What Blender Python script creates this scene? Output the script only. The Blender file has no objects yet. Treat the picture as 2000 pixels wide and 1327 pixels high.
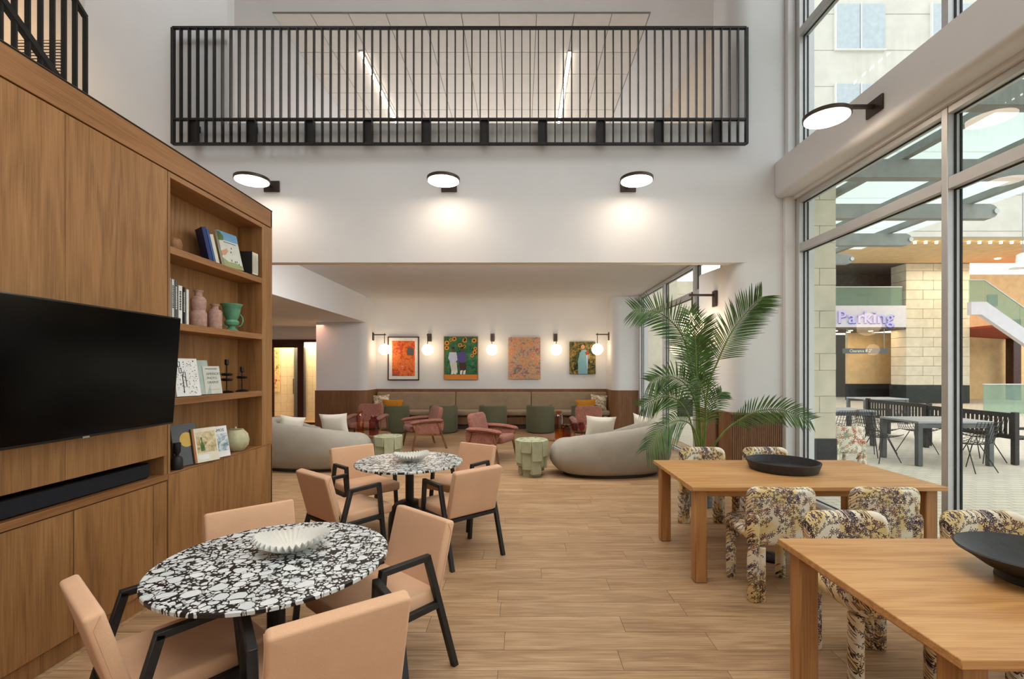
import bpy, bmesh, math, random
from mathutils import Vector, Matrix, Euler
random.seed(7)
sc = bpy.context.scene
COL = sc.collection
R = math.radians
PI = math.pi

# ------------------------------------------------------------------ camera, world, lights, exposure
cam = bpy.data.cameras.new('camera'); camo = bpy.data.objects.new('camera', cam); COL.objects.link(camo)
camo.location = (0, 0, 1.65); camo.rotation_euler = (R(90), 0, 0)
cam.sensor_width = 36; cam.lens = 16.38; cam.shift_x = -0.0085; cam.shift_y = 0.02825
cam.clip_start = 0.05; cam.clip_end = 300
sc.camera = camo
sc.view_settings.view_transform = 'Standard'; sc.view_settings.look = 'None'
sc.view_settings.gamma = 1.0; sc.view_settings.use_curve_mapping = False
sc.view_settings.exposure = 0.0
sc.cycles.max_bounces = 6; sc.cycles.diffuse_bounces = 4; sc.cycles.glossy_bounces = 3; sc.cycles.transparent_max_bounces = 14
sc.cycles.caustics_reflective = False; sc.cycles.caustics_refractive = False
sc.cycles.use_adaptive_sampling = True; sc.cycles.adaptive_threshold = 0.04
sc.cycles.sample_clamp_indirect = 6.0
sc.cycles.use_denoising = True
w = bpy.data.worlds.new('sky'); sc.world = w; w.use_nodes = True
wn = w.node_tree.nodes; bg = wn['Background']
bg.inputs[0].default_value = (0.94, 0.97, 1.0, 1); bg.inputs[1].default_value = 2.1

def area(name, loc, rot, sx, sy, power, color, spread=180):
    l = bpy.data.lights.new(name, 'AREA'); l.shape = 'RECTANGLE'; l.size = sx; l.size_y = sy
    l.energy = power; l.color = color; l.spread = R(spread)
    o = bpy.data.objects.new(name, l); o.location = loc; o.rotation_euler = rot; COL.objects.link(o); return o
WARM = (1.0, 0.80, 0.58); SOFTW = (1.0, 0.95, 0.90); NEUT = (1.0, 0.97, 0.93)
area('atrium_fill', (-0.5, 1.6, 8.5), (0, 0, 0), 5.0, 4.0, 120, NEUT, 115)  # added fill high over the atrium, out of view, no fixture behind it
area('atrium_fill', (-0.5, -2.2, 8.5), (0, 0, 0), 5.0, 2.5, 90, NEUT, 115)  # second added fill, overhead behind the camera, brightens the room
area('lounge_fill', (-0.8, 7.0, 3.42), (R(32), 0, 0), 5.0, 0.9, 175, (1.0, 0.98, 0.96))  # added fill hidden behind the header, tilted to brighten the far lounge
area('upper_room_fill', (-1.2, 12.4, 6.95), (0, 0, 0), 6.0, 1.6, 270, SOFTW)  # added fill out of sight, lifts the dim upper room
area('atrium_fill', (-4.2, 3.6, 8.5), (0, 0, 0), 1.6, 1.6, 60, (0.90, 0.95, 1.0))  # added cool fill, unseen, brightens the upper left of the back wall
area('upper_stair_light', (-6.5, 5.0, 7.2), (0, 0, 0), 0.5, 1.0, 26, (1.0, 0.66, 0.36), 90)
area('corridor_light', (-6.8, 14.6, 2.75), (0, 0, 0), 1.6, 0.6, 150, (1.0, 0.72, 0.42))
area('entry_light', (-5.6, 12.2, 2.8), (0, 0, 0), 0.8, 0.8, 10, (1.0, 0.5, 0.35))
area('garage_light', (16.6, 22.9, 3.5), (0, 0, 0), 3.0, 1.0, 260, (1.0, 0.68, 0.34))
area('garage_light', (25.0, 22.0, 4.0), (0, 0, 0), 6.0, 1.5, 380, (1.0, 0.78, 0.54))
area('plaza_light', (22.0, 20.5, 6.4), (0, 0, 0), 8.0, 1.5, 260, (1.0, 0.84, 0.64))

# ------------------------------------------------------------------ material helpers
def s2l(c):
    out = []
    for v in c:
        v /= 255.0
        out.append(v / 12.92 if v <= 0.04045 else ((v + 0.055) / 1.055) ** 2.4)
    return (out[0], out[1], out[2], 1.0)

class NT:
    def __init__(s, name):
        s.m = bpy.data.materials.new(name); s.m.use_nodes = True
        s.t = s.m.node_tree; s.n = s.t.nodes; s.b = s.n['Principled BSDF']; s.out = s.n['Material Output']
    def add(s, typ, **kw):
        nd = s.n.new(typ)
        for k, v in kw.items(): setattr(nd, k, v)
        return nd
    def link(s, a, b): s.t.links.new(a, b)
    def inp(s, node, key, val):
        if isinstance(val, bpy.types.NodeSocket): s.link(val, node.inputs[key])
        else: node.inputs[key].default_value = val
    def math(s, op, a, b=0.0, c=None, clamp=False):
        nd = s.add('ShaderNodeMath', operation=op, use_clamp=clamp)
        s.inp(nd, 0, a); s.inp(nd, 1, b)
        if c is not None: s.inp(nd, 2, c)
        return nd.outputs[0]
    def coord(s, scale=(1, 1, 1), rnd=0.0, rot=(0, 0, 0)):
        tc = s.add('ShaderNodeTexCoord'); v = tc.outputs['Object']
        if rnd:
            oi = s.add('ShaderNodeObjectInfo')
            cx = s.add('ShaderNodeCombineXYZ')
            r = s.math('MULTIPLY', oi.outputs['Random'], rnd)
            for i in range(3): s.link(r, cx.inputs[i])
            ad = s.add('ShaderNodeVectorMath', operation='ADD'); s.link(v, ad.inputs[0]); s.link(cx.outputs[0], ad.inputs[1]); v = ad.outputs[0]
        mp = s.add('ShaderNodeMapping'); mp.inputs['Scale'].default_value = scale; mp.inputs['Rotation'].default_value = rot
        s.link(v, mp.inputs[0]); return mp.outputs[0]
    def noise(s, vec, scale, detail=3, rough=0.55, dist=0.0):
        nd = s.add('ShaderNodeTexNoise'); s.link(vec, nd.inputs['Vector'])
        nd.inputs['Scale'].default_value = scale; nd.inputs['Detail'].default_value = detail
        nd.inputs['Roughness'].default_value = rough; nd.inputs['Distortion'].default_value = dist
        return nd.outputs['Fac']
    def noisec(s, vec, scale, detail=3, rough=0.55, dist=0.0):
        nd = s.add('ShaderNodeTexNoise'); s.link(vec, nd.inputs['Vector'])
        nd.inputs['Scale'].default_value = scale; nd.inputs['Detail'].default_value = detail
        nd.inputs['Roughness'].default_value = rough; nd.inputs['Distortion'].default_value = dist
        return nd.outputs['Color']
    def voro(s, vec, scale, feature='F1', dim='3D', rnd=1.0):
        nd = s.add('ShaderNodeTexVoronoi', feature=feature, voronoi_dimensions=dim); s.link(vec, nd.inputs['Vector'])
        nd.inputs['Scale'].default_value = scale; nd.inputs['Randomness'].default_value = rnd
        return nd
    def ramp(s, fac, stops, interp='LINEAR'):
        nd = s.add('ShaderNodeValToRGB'); s.link(fac, nd.inputs[0]); cr = nd.color_ramp; cr.interpolation = interp
        while len(cr.elements) < len(stops): cr.elements.new(0.5)
        for e, (p, c) in zip(cr.elements, stops):
            e.position = p; e.color = c if len(c) == 4 else s2l(c)
        return nd.outputs[0]
    def mix(s, fac, a, b, blend='MIX'):
        nd = s.add('ShaderNodeMix', data_type='RGBA', blend_type=blend, clamp_result=False)
        s.inp(nd, 0, fac)
        for i, v in ((6, a), (7, b)):
            if isinstance(v, bpy.types.NodeSocket): s.link(v, nd.inputs[i])
            else: nd.inputs[i].default_value = v if len(v) == 4 else s2l(v)
        return nd.outputs[2]
    def bump(s, h, strength=0.2, dist=0.01):
        nd = s.add('ShaderNodeBump'); s.link(h, nd.inputs['Height']); nd.inputs['Strength'].default_value = strength
        nd.inputs['Distance'].default_value = dist; s.link(nd.outputs[0], s.b.inputs['Normal'])
    def fin(s, color, rough=0.5, metal=0.0, spec=0.5):
        s.inp(s.b, 'Base Color', color if isinstance(color, bpy.types.NodeSocket) else (color if len(color) == 4 else s2l(color)))
        s.inp(s.b, 'Roughness', rough); s.b.inputs['Metallic'].default_value = metal
        s.b.inputs['Specular IOR Level'].default_value = spec
        return s.m

def plain(name, c, rough=0.5, metal=0.0, var=0.06, scale=6, spec=0.5, bump=0.0, bscale=200):
    n = NT(name); v = n.coord(rnd=3.0)
    f = n.noise(v, scale, 4)
    a = tuple(min(255, x * (1 + var)) for x in c); b = tuple(x * (1 - var) for x in c)
    col = n.ramp(f, [(0.3, b), (0.7, a)])
    if bump: n.bump(n.noise(v, bscale, 2), bump, 0.002)
    return n.fin(col, rough, metal, spec)

def fabric(name, c, var=0.10, weave=420, rough=0.92, bump=0.35):
    n = NT(name); v = n.coord(rnd=3.0)
    f = n.noise(v, weave, 2, 0.7); g = n.noise(v, 5, 3)
    h = n.math('ADD', n.math('MULTIPLY', f, 0.7), n.math('MULTIPLY', g, 0.3))
    col = n.ramp(h, [(0.30, tuple(x * (1 - var) for x in c)), (0.70, tuple(min(255, x * (1 + var)) for x in c))])
    n.bump(f, bump, 0.002)
    n.b.inputs['Sheen Weight'].default_value = 0.15
    return n.fin(col, rough, 0, 0.2)

def wood(name, dark, mid, light, axis='z', rough=0.45, rnd=7.0, ring=34, density=1.0, ringmix=0.45, spec=0.4, tone=0.12):
    n = NT(name)
    d = density
    sc3 = {'z': (5 * d, 5 * d, 0.55 * d), 'x': (0.55 * d, 5 * d, 5 * d), 'y': (5 * d, 0.55 * d, 5 * d)}[axis]
    v = n.coord(sc3, rnd)
    a = n.noise(v, 1.0, 2, 0.5, 0.3)
    rings = n.math('SINE', n.math('MULTIPLY', a, ring)); rings = n.math('MULTIPLY_ADD', rings, 0.5, 0.5)
    fs = {'z': (150, 150, 3.5), 'x': (3.5, 150, 150), 'y': (150, 3.5, 150)}[axis]
    fib = n.noise(n.coord(fs, rnd), 1.0, 3, 0.6)
    big = n.noise(v, 0.35, 2)
    t = n.math('ADD', n.math('MULTIPLY', rings, ringmix * 0.5), n.math('MULTIPLY', fib, 1 - ringmix * 0.7))
    t = n.math('ADD', t, n.math('MULTIPLY', n.math('SUBTRACT', big, 0.5), 0.5))
    col = n.ramp(t, [(0.22, dark), (0.48, mid), (0.74, light)])
    if tone:
        oi = n.add('ShaderNodeObjectInfo')
        k = n.math('MULTIPLY_ADD', oi.outputs['Random'], tone * 2, 1 - tone)
        cc = n.add('ShaderNodeCombineXYZ')
        for i in range(3): n.link(k, cc.inputs[i])
        col = n.mix(1.0, col, cc.outputs[0], 'MULTIPLY')
    n.bump(fib, 0.12, 0.002)
    return n.fin(col, rough, 0, spec)

M = {}
M['wall'] = plain('white_paint', (223, 224, 225), 0.85, var=0.012, scale=1.5, bump=0.05, bscale=90)
M['wall_cool'] = M['wall']
M['ceil'] = plain('ceiling_paint', (220, 221, 223), 0.9, var=0.01, scale=2)
M['tile_ceiling'] = plain('ceiling_tile', (220, 215, 208), 0.9, var=0.015, scale=6, bump=0.2, bscale=300)
M['joint'] = plain('ceiling_joint', (150, 144, 138), 0.9, var=0.02)
M['cab'] = wood('stained_oak', (124, 86, 50), (156, 112, 68), (174, 130, 84), 'z', 0.42, tone=0.04, ring=26, ringmix=0.32, density=1.5)
M['cab_y'] = wood('stained_oak_flat', (122, 82, 48), (154, 108, 66), (172, 126, 84), 'y', 0.42, tone=0.03, ring=24, ringmix=0.28)
M['cab_x'] = M['cab_y']
M['wains'] = wood('brown_wainscot', (96, 64, 40), (124, 86, 56), (144, 104, 72), 'z', 0.5, tone=0.03, ringmix=0.2)
M['oak'] = wood('honey_oak', (170, 116, 64), (200, 148, 92), (216, 168, 112), 'x', 0.38, tone=0.03, ringmix=0.35, ring=40)
M['oak_z'] = wood('honey_oak_leg', (144, 98, 54), (174, 124, 74), (194, 144, 90), 'z', 0.4, tone=0.03)
M['floor'] = wood('floor_plank', (132, 102, 72), (170, 137, 102), (197, 165, 130), 'x', 0.42, rnd=9.0, ring=30, ringmix=0.26, density=2.0, tone=0.04, spec=0.35)
M['pinkwood'] = wood('walnut_leg', (84, 52, 32), (118, 78, 50), (140, 98, 64), 'z', 0.4)
M['black'] = plain('black_lacquer', (26, 25, 25), 0.45, var=0.15)
M['blackwood'] = plain('black_stained_wood', (24, 23, 23), 0.5, var=0.2, scale=30)
M['rail'] = plain('black_steel', (34, 32, 31), 0.5, 0.3, var=0.12)
M['bronze'] = plain('bronze_metal', (72, 62, 54), 0.4, 0.6, var=0.1)
M['alu'] = plain('pale_aluminium', (196, 197, 197), 0.45, 0.35, var=0.02)
M['gasket'] = plain('black_gasket', (28, 30, 33), 0.6, var=0.1)
M['peach'] = fabric('peach_wool', (216, 173, 138), 0.06)
M['sofa'] = fabric('grey_boucle', (158, 152, 140), 0.10, 220, bump=0.6)
M['bench_fab'] = fabric('oatmeal_weave', (150, 130, 106), 0.13, 160, bump=0.6)
M['green_fab'] = fabric('moss_green_wool', (92, 92, 70), 0.08)
M['pink_fab'] = fabric('dusty_rose_velvet', (140, 92, 78), 0.22, 45)
M['mustard'] = fabric('mustard_velvet', (190, 124, 34), 0.12, 60)
M['white_fab'] = fabric('ivory_linen', (226, 220, 204), 0.04)
M['celadon'] = plain('sage_green_plaster', (162, 166, 136), 0.55, var=0.05, scale=14)
M['screen'] = plain('television_screen', (2, 2, 3), 0.14, var=0.1, spec=0.15)
M['tvcase'] = plain('television_case', (12, 12, 13), 0.35, var=0.1)
M['grille'] = plain('speaker_cloth', (20, 22, 30), 0.9, var=0.15, scale=80)
M['ceramic_w'] = plain('white_ceramic', (226, 224, 216), 0.45, var=0.02)
M['ceramic_p'] = plain('pink_ceramic', (176, 140, 126), 0.75, var=0.10, scale=40, bump=0.3, bscale=300)
M['ceramic_g'] = plain('jade_glaze', (92, 150, 118), 0.2, var=0.12, scale=12)
M['ceramic_c'] = plain('cream_stoneware', (190, 186, 148), 0.5, var=0.08, scale=20)
M['iron'] = plain('cast_iron', (26, 24, 24), 0.3, 0.3, var=0.2)
M['bowl'] = plain('charred_black_bowl', (38, 36, 36), 0.55, var=0.25, scale=40, bump=0.5, bscale=120)
M['paper'] = plain('page_edges', (222, 214, 198), 0.9, var=0.03, scale=60)
M['greysteel'] = plain('grey_steel', (146, 148, 144), 0.55, 0.1, var=0.06)
M['patio_metal'] = plain('patio_grey_metal', (96, 98, 98), 0.5, 0.3, var=0.08)
M['patio_dark'] = plain('dark_bench_wood', (52, 48, 46), 0.6, var=0.15, scale=20)
M['patio_top'] = plain('patio_tabletop', (160, 164, 166), 0.4, 0.3, var=0.04)
M['granite'] = plain('black_granite', (40, 44, 46), 0.25, var=0.15, scale=60)
M['stone'] = plain('limestone', (212, 204, 184), 0.85, var=0.05, scale=3, bump=0.15, bscale=60)
M['stone_warm'] = plain('warm_limestone', (214, 186, 140), 0.85, var=0.05, scale=3)
M['stucco'] = plain('pale_facade', (200, 198, 187), 0.9, var=0.03, scale=2)
M['facade_glass'] = plain('facade_window_glass', (172, 183, 188), 0.3, var=0.04)
M['fascia'] = plain('white_fascia', (214, 214, 222), 0.7, var=0.02)
M['red'] = plain('red_soffit', (150, 58, 36), 0.7, var=0.1)
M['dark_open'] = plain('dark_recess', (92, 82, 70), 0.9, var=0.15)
M['mahog'] = plain('mahogany_frame', (58, 24, 18), 0.4, var=0.2, scale=20)
M['terracotta'] = plain('planter_grey', (92, 100, 98), 0.7, var=0.2, scale=18)
M['soil'] = plain('soil', (48, 36, 26), 1.0, var=0.3, scale=60)
M['leaf'] = plain('palm_leaf', (66, 100, 40), 0.45, var=0.3, scale=9)
M['stem'] = plain('palm_stem', (104, 124, 58), 0.5, var=0.15, scale=9)
M['tan'] = plain('upper_wall_paint', (214, 203, 190), 0.9, var=0.01)
M['tilew'] = plain('cream_wall_tile', (226, 212, 184), 0.35, var=0.03)
M['plinth'] = plain('dark_plinth', (52, 42, 36), 0.7, var=0.1)

def emis(name, c, st):
    n = NT(name); e = n.add('ShaderNodeEmission'); e.inputs[0].default_value = s2l(c); e.inputs[1].default_value = st
    n.link(e.outputs[0], n.out.inputs[0]); return n.m
M['disc_on'] = emis('lamp_diffuser', (255, 232, 208), 23)
M['globe_on'] = emis('glowing_opal_globe', (255, 222, 180), 8.5)
M['linear_on'] = emis('linear_lamp', (255, 244, 228), 30)
M['spot_on'] = emis('small_downlight', (255, 224, 170), 8)
M['letter_on'] = emis('lit_letter_face', (226, 216, 250), 0.9)
M['halo_on'] = emis('lit_letter_edge', (92, 74, 190), 0.9)

def glass(name, tint=(235, 243, 240), refl=1.0, rough=0.0, ior=1.45):
    n = NT(name); tr = n.add('ShaderNodeBsdfTransparent'); tr.inputs[0].default_value = s2l(tint)
    gl = n.add('ShaderNodeBsdfGlossy'); gl.inputs['Roughness'].default_value = rough
    fr = n.add('ShaderNodeFresnel'); fr.inputs[0].default_value = ior
    mx = n.add('ShaderNodeMixShader'); ge = n.add('ShaderNodeNewGeometry')
    n.link(n.math('MULTIPLY', n.math('MULTIPLY', fr.outputs[0], refl), n.math('SUBTRACT', 1.0, ge.outputs['Backfacing'])), mx.inputs[0])
    n.link(tr.outputs[0], mx.inputs[1]); n.link(gl.outputs[0], mx.inputs[2]); n.link(mx.outputs[0], n.out.inputs[0]); return n.m
M['glass'] = glass('window_glass', (251, 253, 252), 0.65)
def green_glass():
    n = NT('green_rail_glass'); tr = n.add('ShaderNodeBsdfTransparent'); tr.inputs[0].default_value = s2l((222, 238, 230))
    df = n.add('ShaderNodeBsdfDiffuse'); df.inputs[0].default_value = s2l((178, 202, 188))
    mx = n.add('ShaderNodeMixShader'); mx.inputs[0].default_value = 0.32
    n.link(tr.outputs[0], mx.inputs[1]); n.link(df.outputs[0], mx.inputs[2]); n.link(mx.outputs[0], n.out.inputs[0]); return n.m
M['glass_green'] = green_glass()
M['amber'] = glass('amber_glass', (248, 216, 150), 1.3, 0.02, 1.6)
M['amber_dark'] = glass('dark_amber_glass', (228, 186, 122), 1.3, 0.02, 1.6)
M['plum'] = glass('plum_glass', (230, 192, 190), 1.3, 0.02, 1.6)

def canopy_glass():
    n = NT('frosted_canopy_glass'); tl = n.add('ShaderNodeBsdfTranslucent'); tl.inputs[0].default_value = s2l((236, 243, 240))
    df = n.add('ShaderNodeBsdfTransparent'); df.inputs[0].default_value = s2l((238, 246, 242))
    mx = n.add('ShaderNodeMixShader'); mx.inputs[0].default_value = 0.5
    n.link(tl.outputs[0], mx.inputs[1]); n.link(df.outputs[0], mx.inputs[2]); n.link(mx.outputs[0], n.out.inputs[0]); return n.m
M['canopy'] = canopy_glass()

def terrazzo():
    n = NT('black_white_terrazzo'); v = n.coord(rnd=5.0)
    wob = n.noisec(v, 30, 2)
    mx = n.add('ShaderNodeMix', data_type='VECTOR'); mx.inputs[0].default_value = 0.022
    n.link(v, mx.inputs[4]); n.link(wob, mx.inputs[5]); vv = mx.outputs[1]
    def layer(scl, keepthr, gap, rad, seed):
        of = n.add('ShaderNodeVectorMath', operation='ADD'); n.link(vv, of.inputs[0]); of.inputs[1].default_value = (seed, seed * 0.7, 0)
        e = n.voro(of.outputs[0], scl, 'DISTANCE_TO_EDGE', '2D'); f = n.voro(of.outputs[0], scl, 'F1', '2D')
        w = n.add('ShaderNodeSeparateColor'); n.link(f.outputs['Color'], w.inputs[0])
        keep = n.math('LESS_THAN', w.outputs[0], keepthr)
        g_ = n.math('MULTIPLY_ADD', w.outputs[1], 0.07, gap); r_ = n.math('MULTIPLY_ADD', w.outputs[2], 0.22, rad)
        m = n.math('MULTIPLY', keep, n.math('MULTIPLY', n.math('GREATER_THAN', e.outputs['Distance'], g_), n.math('LESS_THAN', f.outputs['Distance'], r_)))
        d = n.math('MULTIPLY', keep, n.math('MULTIPLY', n.math('GREATER_THAN', e.outputs['Distance'], n.math('SUBTRACT', g_, 0.035)), n.math('LESS_THAN', f.outputs['Distance'], n.math('ADD', r_, 0.05))))
        return m, n.math('SUBTRACT', 1.0, d), w
    m1, free1, wn_ = layer(14.5, 0.50, 0.04, 0.30, 0.0)
    m2, free2, _w = layer(28, 0.74, 0.06, 0.29, 3.3)
    m3, free3, _w = layer(58, 0.72, 0.08, 0.27, 7.1)
    m2 = n.math('MULTIPLY', m2, free1); m3 = n.math('MULTIPLY', m3, n.math('MULTIPLY', free1, free2))
    m = n.math('MAXIMUM', m1, n.math('MAXIMUM', m2, m3))
    chip = n.ramp(wn_.outputs[1], [(0.0, (204, 211, 210)), (1.0, (230, 233, 230))])
    return n.fin(n.mix(m, (30, 27, 28), chip), 0.3, 0, 0.5)
M['terrazzo'] = terrazzo()

def toile(name, base1, base2, inks, scale=13.0):
    n = NT(name); tc = n.add('ShaderNodeTexCoord'); sp = n.add('ShaderNodeSeparateXYZ'); n.link(tc.outputs['Object'], sp.inputs[0])
    u = n.math('ADD', sp.outputs[0], n.math('MULTIPLY', sp.outputs[1], 0.45)); t = n.math('ADD', sp.outputs[2], n.math('MULTIPLY', sp.outputs[1], 0.9))
    cx = n.add('ShaderNodeCombineXYZ'); n.link(u, cx.inputs[0]); n.link(t, cx.inputs[1]); v = cx.outputs[0]
    region = n.noise(v, 5.0, 3)
    base = n.ramp(region, [(0.44, base1), (0.54, base2)])
    col = base
    for k, (scl, petals, ink, thr, dens) in enumerate(inks):
        off = n.add('ShaderNodeVectorMath', operation='ADD'); n.link(v, off.inputs[0]); off.inputs[1].default_value = (k * 3.7, k * 1.9, 0)
        vo = n.voro(off.outputs[0], scl, 'F1', '2D'); 
        sb = n.add('ShaderNodeVectorMath', operation='SUBTRACT'); n.link(off.outputs[0], sb.inputs[0]); n.link(vo.outputs['Position'], sb.inputs[1])
        s2 = n.add('ShaderNodeSeparateXYZ'); n.link(sb.outputs[0], s2.inputs[0])
        ang = n.math('ARCTAN2', s2.outputs[1], s2.outputs[0])
        rc = n.add('ShaderNodeSeparateColor'); n.link(vo.outputs['Color'], rc.inputs[0])
        ang = n.math('ADD', n.math('MULTIPLY', ang, petals * 0.5), n.math('MULTIPLY', rc.outputs[1], 6.28))
        pet = n.math('ABSOLUTE', n.math('SINE', ang))
        rad = n.math('MULTIPLY', vo.outputs['Distance'], 1.0)
        lim = n.math('MULTIPLY', n.math('POWER', pet, 1.6), n.math('MULTIPLY_ADD', rc.outputs[2], 0.25, thr))
        nz = n.math('MULTIPLY', n.math('SUBTRACT', n.noise(v, 60, 2), 0.5), 0.25)
        mk_ = n.math('LESS_THAN', n.math('ADD', rad, nz), lim)
        cl = n.noise(off.outputs[0], 6.0, 2)
        mk_ = n.math('MULTIPLY', mk_, n.math('GREATER_THAN', cl, dens))
        col = n.mix(mk_, col, ink)
    n.bump(n.noise(v, 500, 1), 0.2, 0.001)
    return n.fin(col, 0.85, 0, 0.2)
M['toile'] = toile('yellow_toile_fabric', (236, 228, 208), (228, 204, 146),
                   [(20, 7, (150, 108, 84), 0.40, 0.53), (25, 7, (92, 66, 68), 0.42, 0.51), (36, 5, (58, 42, 50), 0.40, 0.52), (55, 4, (92, 84, 108), 0.38, 0.56)])
M['tropic'] = toile('tropical_print_fabric', (238, 230, 214), (232, 224, 206),
                    [(12, 8, (132, 140, 112), 0.42, 0.47), (16, 6, (196, 130, 96), 0.40, 0.50), (14, 5, (180, 80, 66), 0.34, 0.57)])
M['sprig'] = toile('sprigged_ivory_fabric', (226, 216, 194), (214, 200, 172), [(22, 3, (128, 92, 64), 0.5, 0.46)])

def art(name, stops, scale, dist=1.5, detail=4):
    n = NT(name); v = n.coord(rnd=0)
    f = n.noise(v, scale, detail, 0.6, dist); g = n.noise(v, scale * 4, 3, 0.6, dist)
    t = n.math('ADD', n.math('MULTIPLY', f, 0.65), n.math('MULTIPLY', g, 0.35))
    return n.fin(n.ramp(t, stops), 0.6, 0, 0.3)
M['art_orange'] = art('orange_abstract_print', [(0.36, (84, 104, 112)), (0.41, (186, 60, 44)), (0.47, (222, 98, 40)), (0.53, (232, 138, 62)), (0.58, (206, 62, 70)), (0.64, (240, 190, 130))], 3.6, 1.2)
M['art_multi'] = art('multicolour_abstract', [(0.36, (90, 130, 110)), (0.42, (200, 74, 70)), (0.46, (110, 172, 160)), (0.50, (226, 140, 116)), (0.54, (206, 180, 90)), (0.58, (206, 74, 90)), (0.64, (232, 204, 180))], 6.0, 1.2)
M['art_green'] = art('green_meadow_paint', [(0.38, (20, 60, 46)), (0.48, (40, 108, 80)), (0.55, (78, 110, 40)), (0.62, (50, 140, 130))], 6, 1.0)
M['art_leafy'] = art('dark_foliage_paint', [(0.40, (26, 34, 22)), (0.48, (64, 76, 42)), (0.54, (120, 110, 56)), (0.62, (200, 136, 56))], 8, 1.2)
M['art_photo'] = art('room_photograph_print', [(0.34, (92, 96, 70)), (0.46, (196, 176, 130)), (0.58, (226, 214, 188)), (0.68, (190, 128, 70))], 9, 1.2)
M['art_city'] = art('street_photograph_print', [(0.34, (50, 84, 90)), (0.45, (150, 176, 186)), (0.55, (226, 226, 228)), (0.66, (190, 92, 74))], 11, 1.2)
M['art_marble'] = art('patio_paving_texture', [(0.3, (190, 180, 160)), (0.7, (222, 214, 196))], 3)
M['floral_hang'] = art('floral_wall_hanging', [(0.36, (54, 70, 40)), (0.46, (226, 200, 140)), (0.56, (226, 206, 160)), (0.63, (190, 70, 40)), (0.7, (120, 40, 30))], 6, 1.0)
def flat(name, c, rough=0.6): return plain(name, c, rough, var=0.03, scale=20)
for k, c in dict(navy=(30, 50, 110), black2=(22, 22, 22), blue=(60, 96, 160), ivory=(224, 218, 196), sage=(172, 188, 178), white=(230, 230, 226),
                 slate=(88, 92, 94), yellow=(214, 176, 88), brown=(70, 44, 28), palegrey=(206, 208, 198), skyb=(112, 160, 200), grassy=(150, 160, 110), teal=(40, 110, 110),
                 skin=(96, 60, 44), shirt=(196, 206, 228), violet=(84, 70, 140), paleblue=(120, 170, 186), orange=(214, 130, 40), sunflower=(226, 156, 40), dkbrown=(60, 34, 18), inkgrey=(120, 124, 120), ink=(24, 24, 26), pinkc=(206, 150, 120), kraft=(170, 110, 60), tanframe=(170, 130, 80), wallart=(206, 196, 186)).items():
    M[k] = flat(k + '_print', c)

def pavers():
    n = NT('brick_paving'); v = n.coord((1, 1, 1))
    br = n.add('ShaderNodeTexBrick'); n.link(v, br.inputs['Vector']); br.inputs['Scale'].default_value = 1.0
    br.inputs['Brick Width'].default_value = 0.24; br.inputs['Row Height'].default_value = 0.12; br.inputs['Mortar Size'].default_value = 0.008
    br.inputs['Color1'].default_value = s2l((222, 208, 186)); br.inputs['Color2'].default_value = s2l((208, 196, 176)); br.inputs['Mortar'].default_value = s2l((160, 152, 140))
    f = n.noise(v, 0.8, 4)
    col = n.mix(n.math('MULTIPLY', f, 0.35), br.outputs['Color'], (204, 200, 192))
    return n.fin(col, 0.7, 0, 0.4)
M['pavers'] = pavers()

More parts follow.
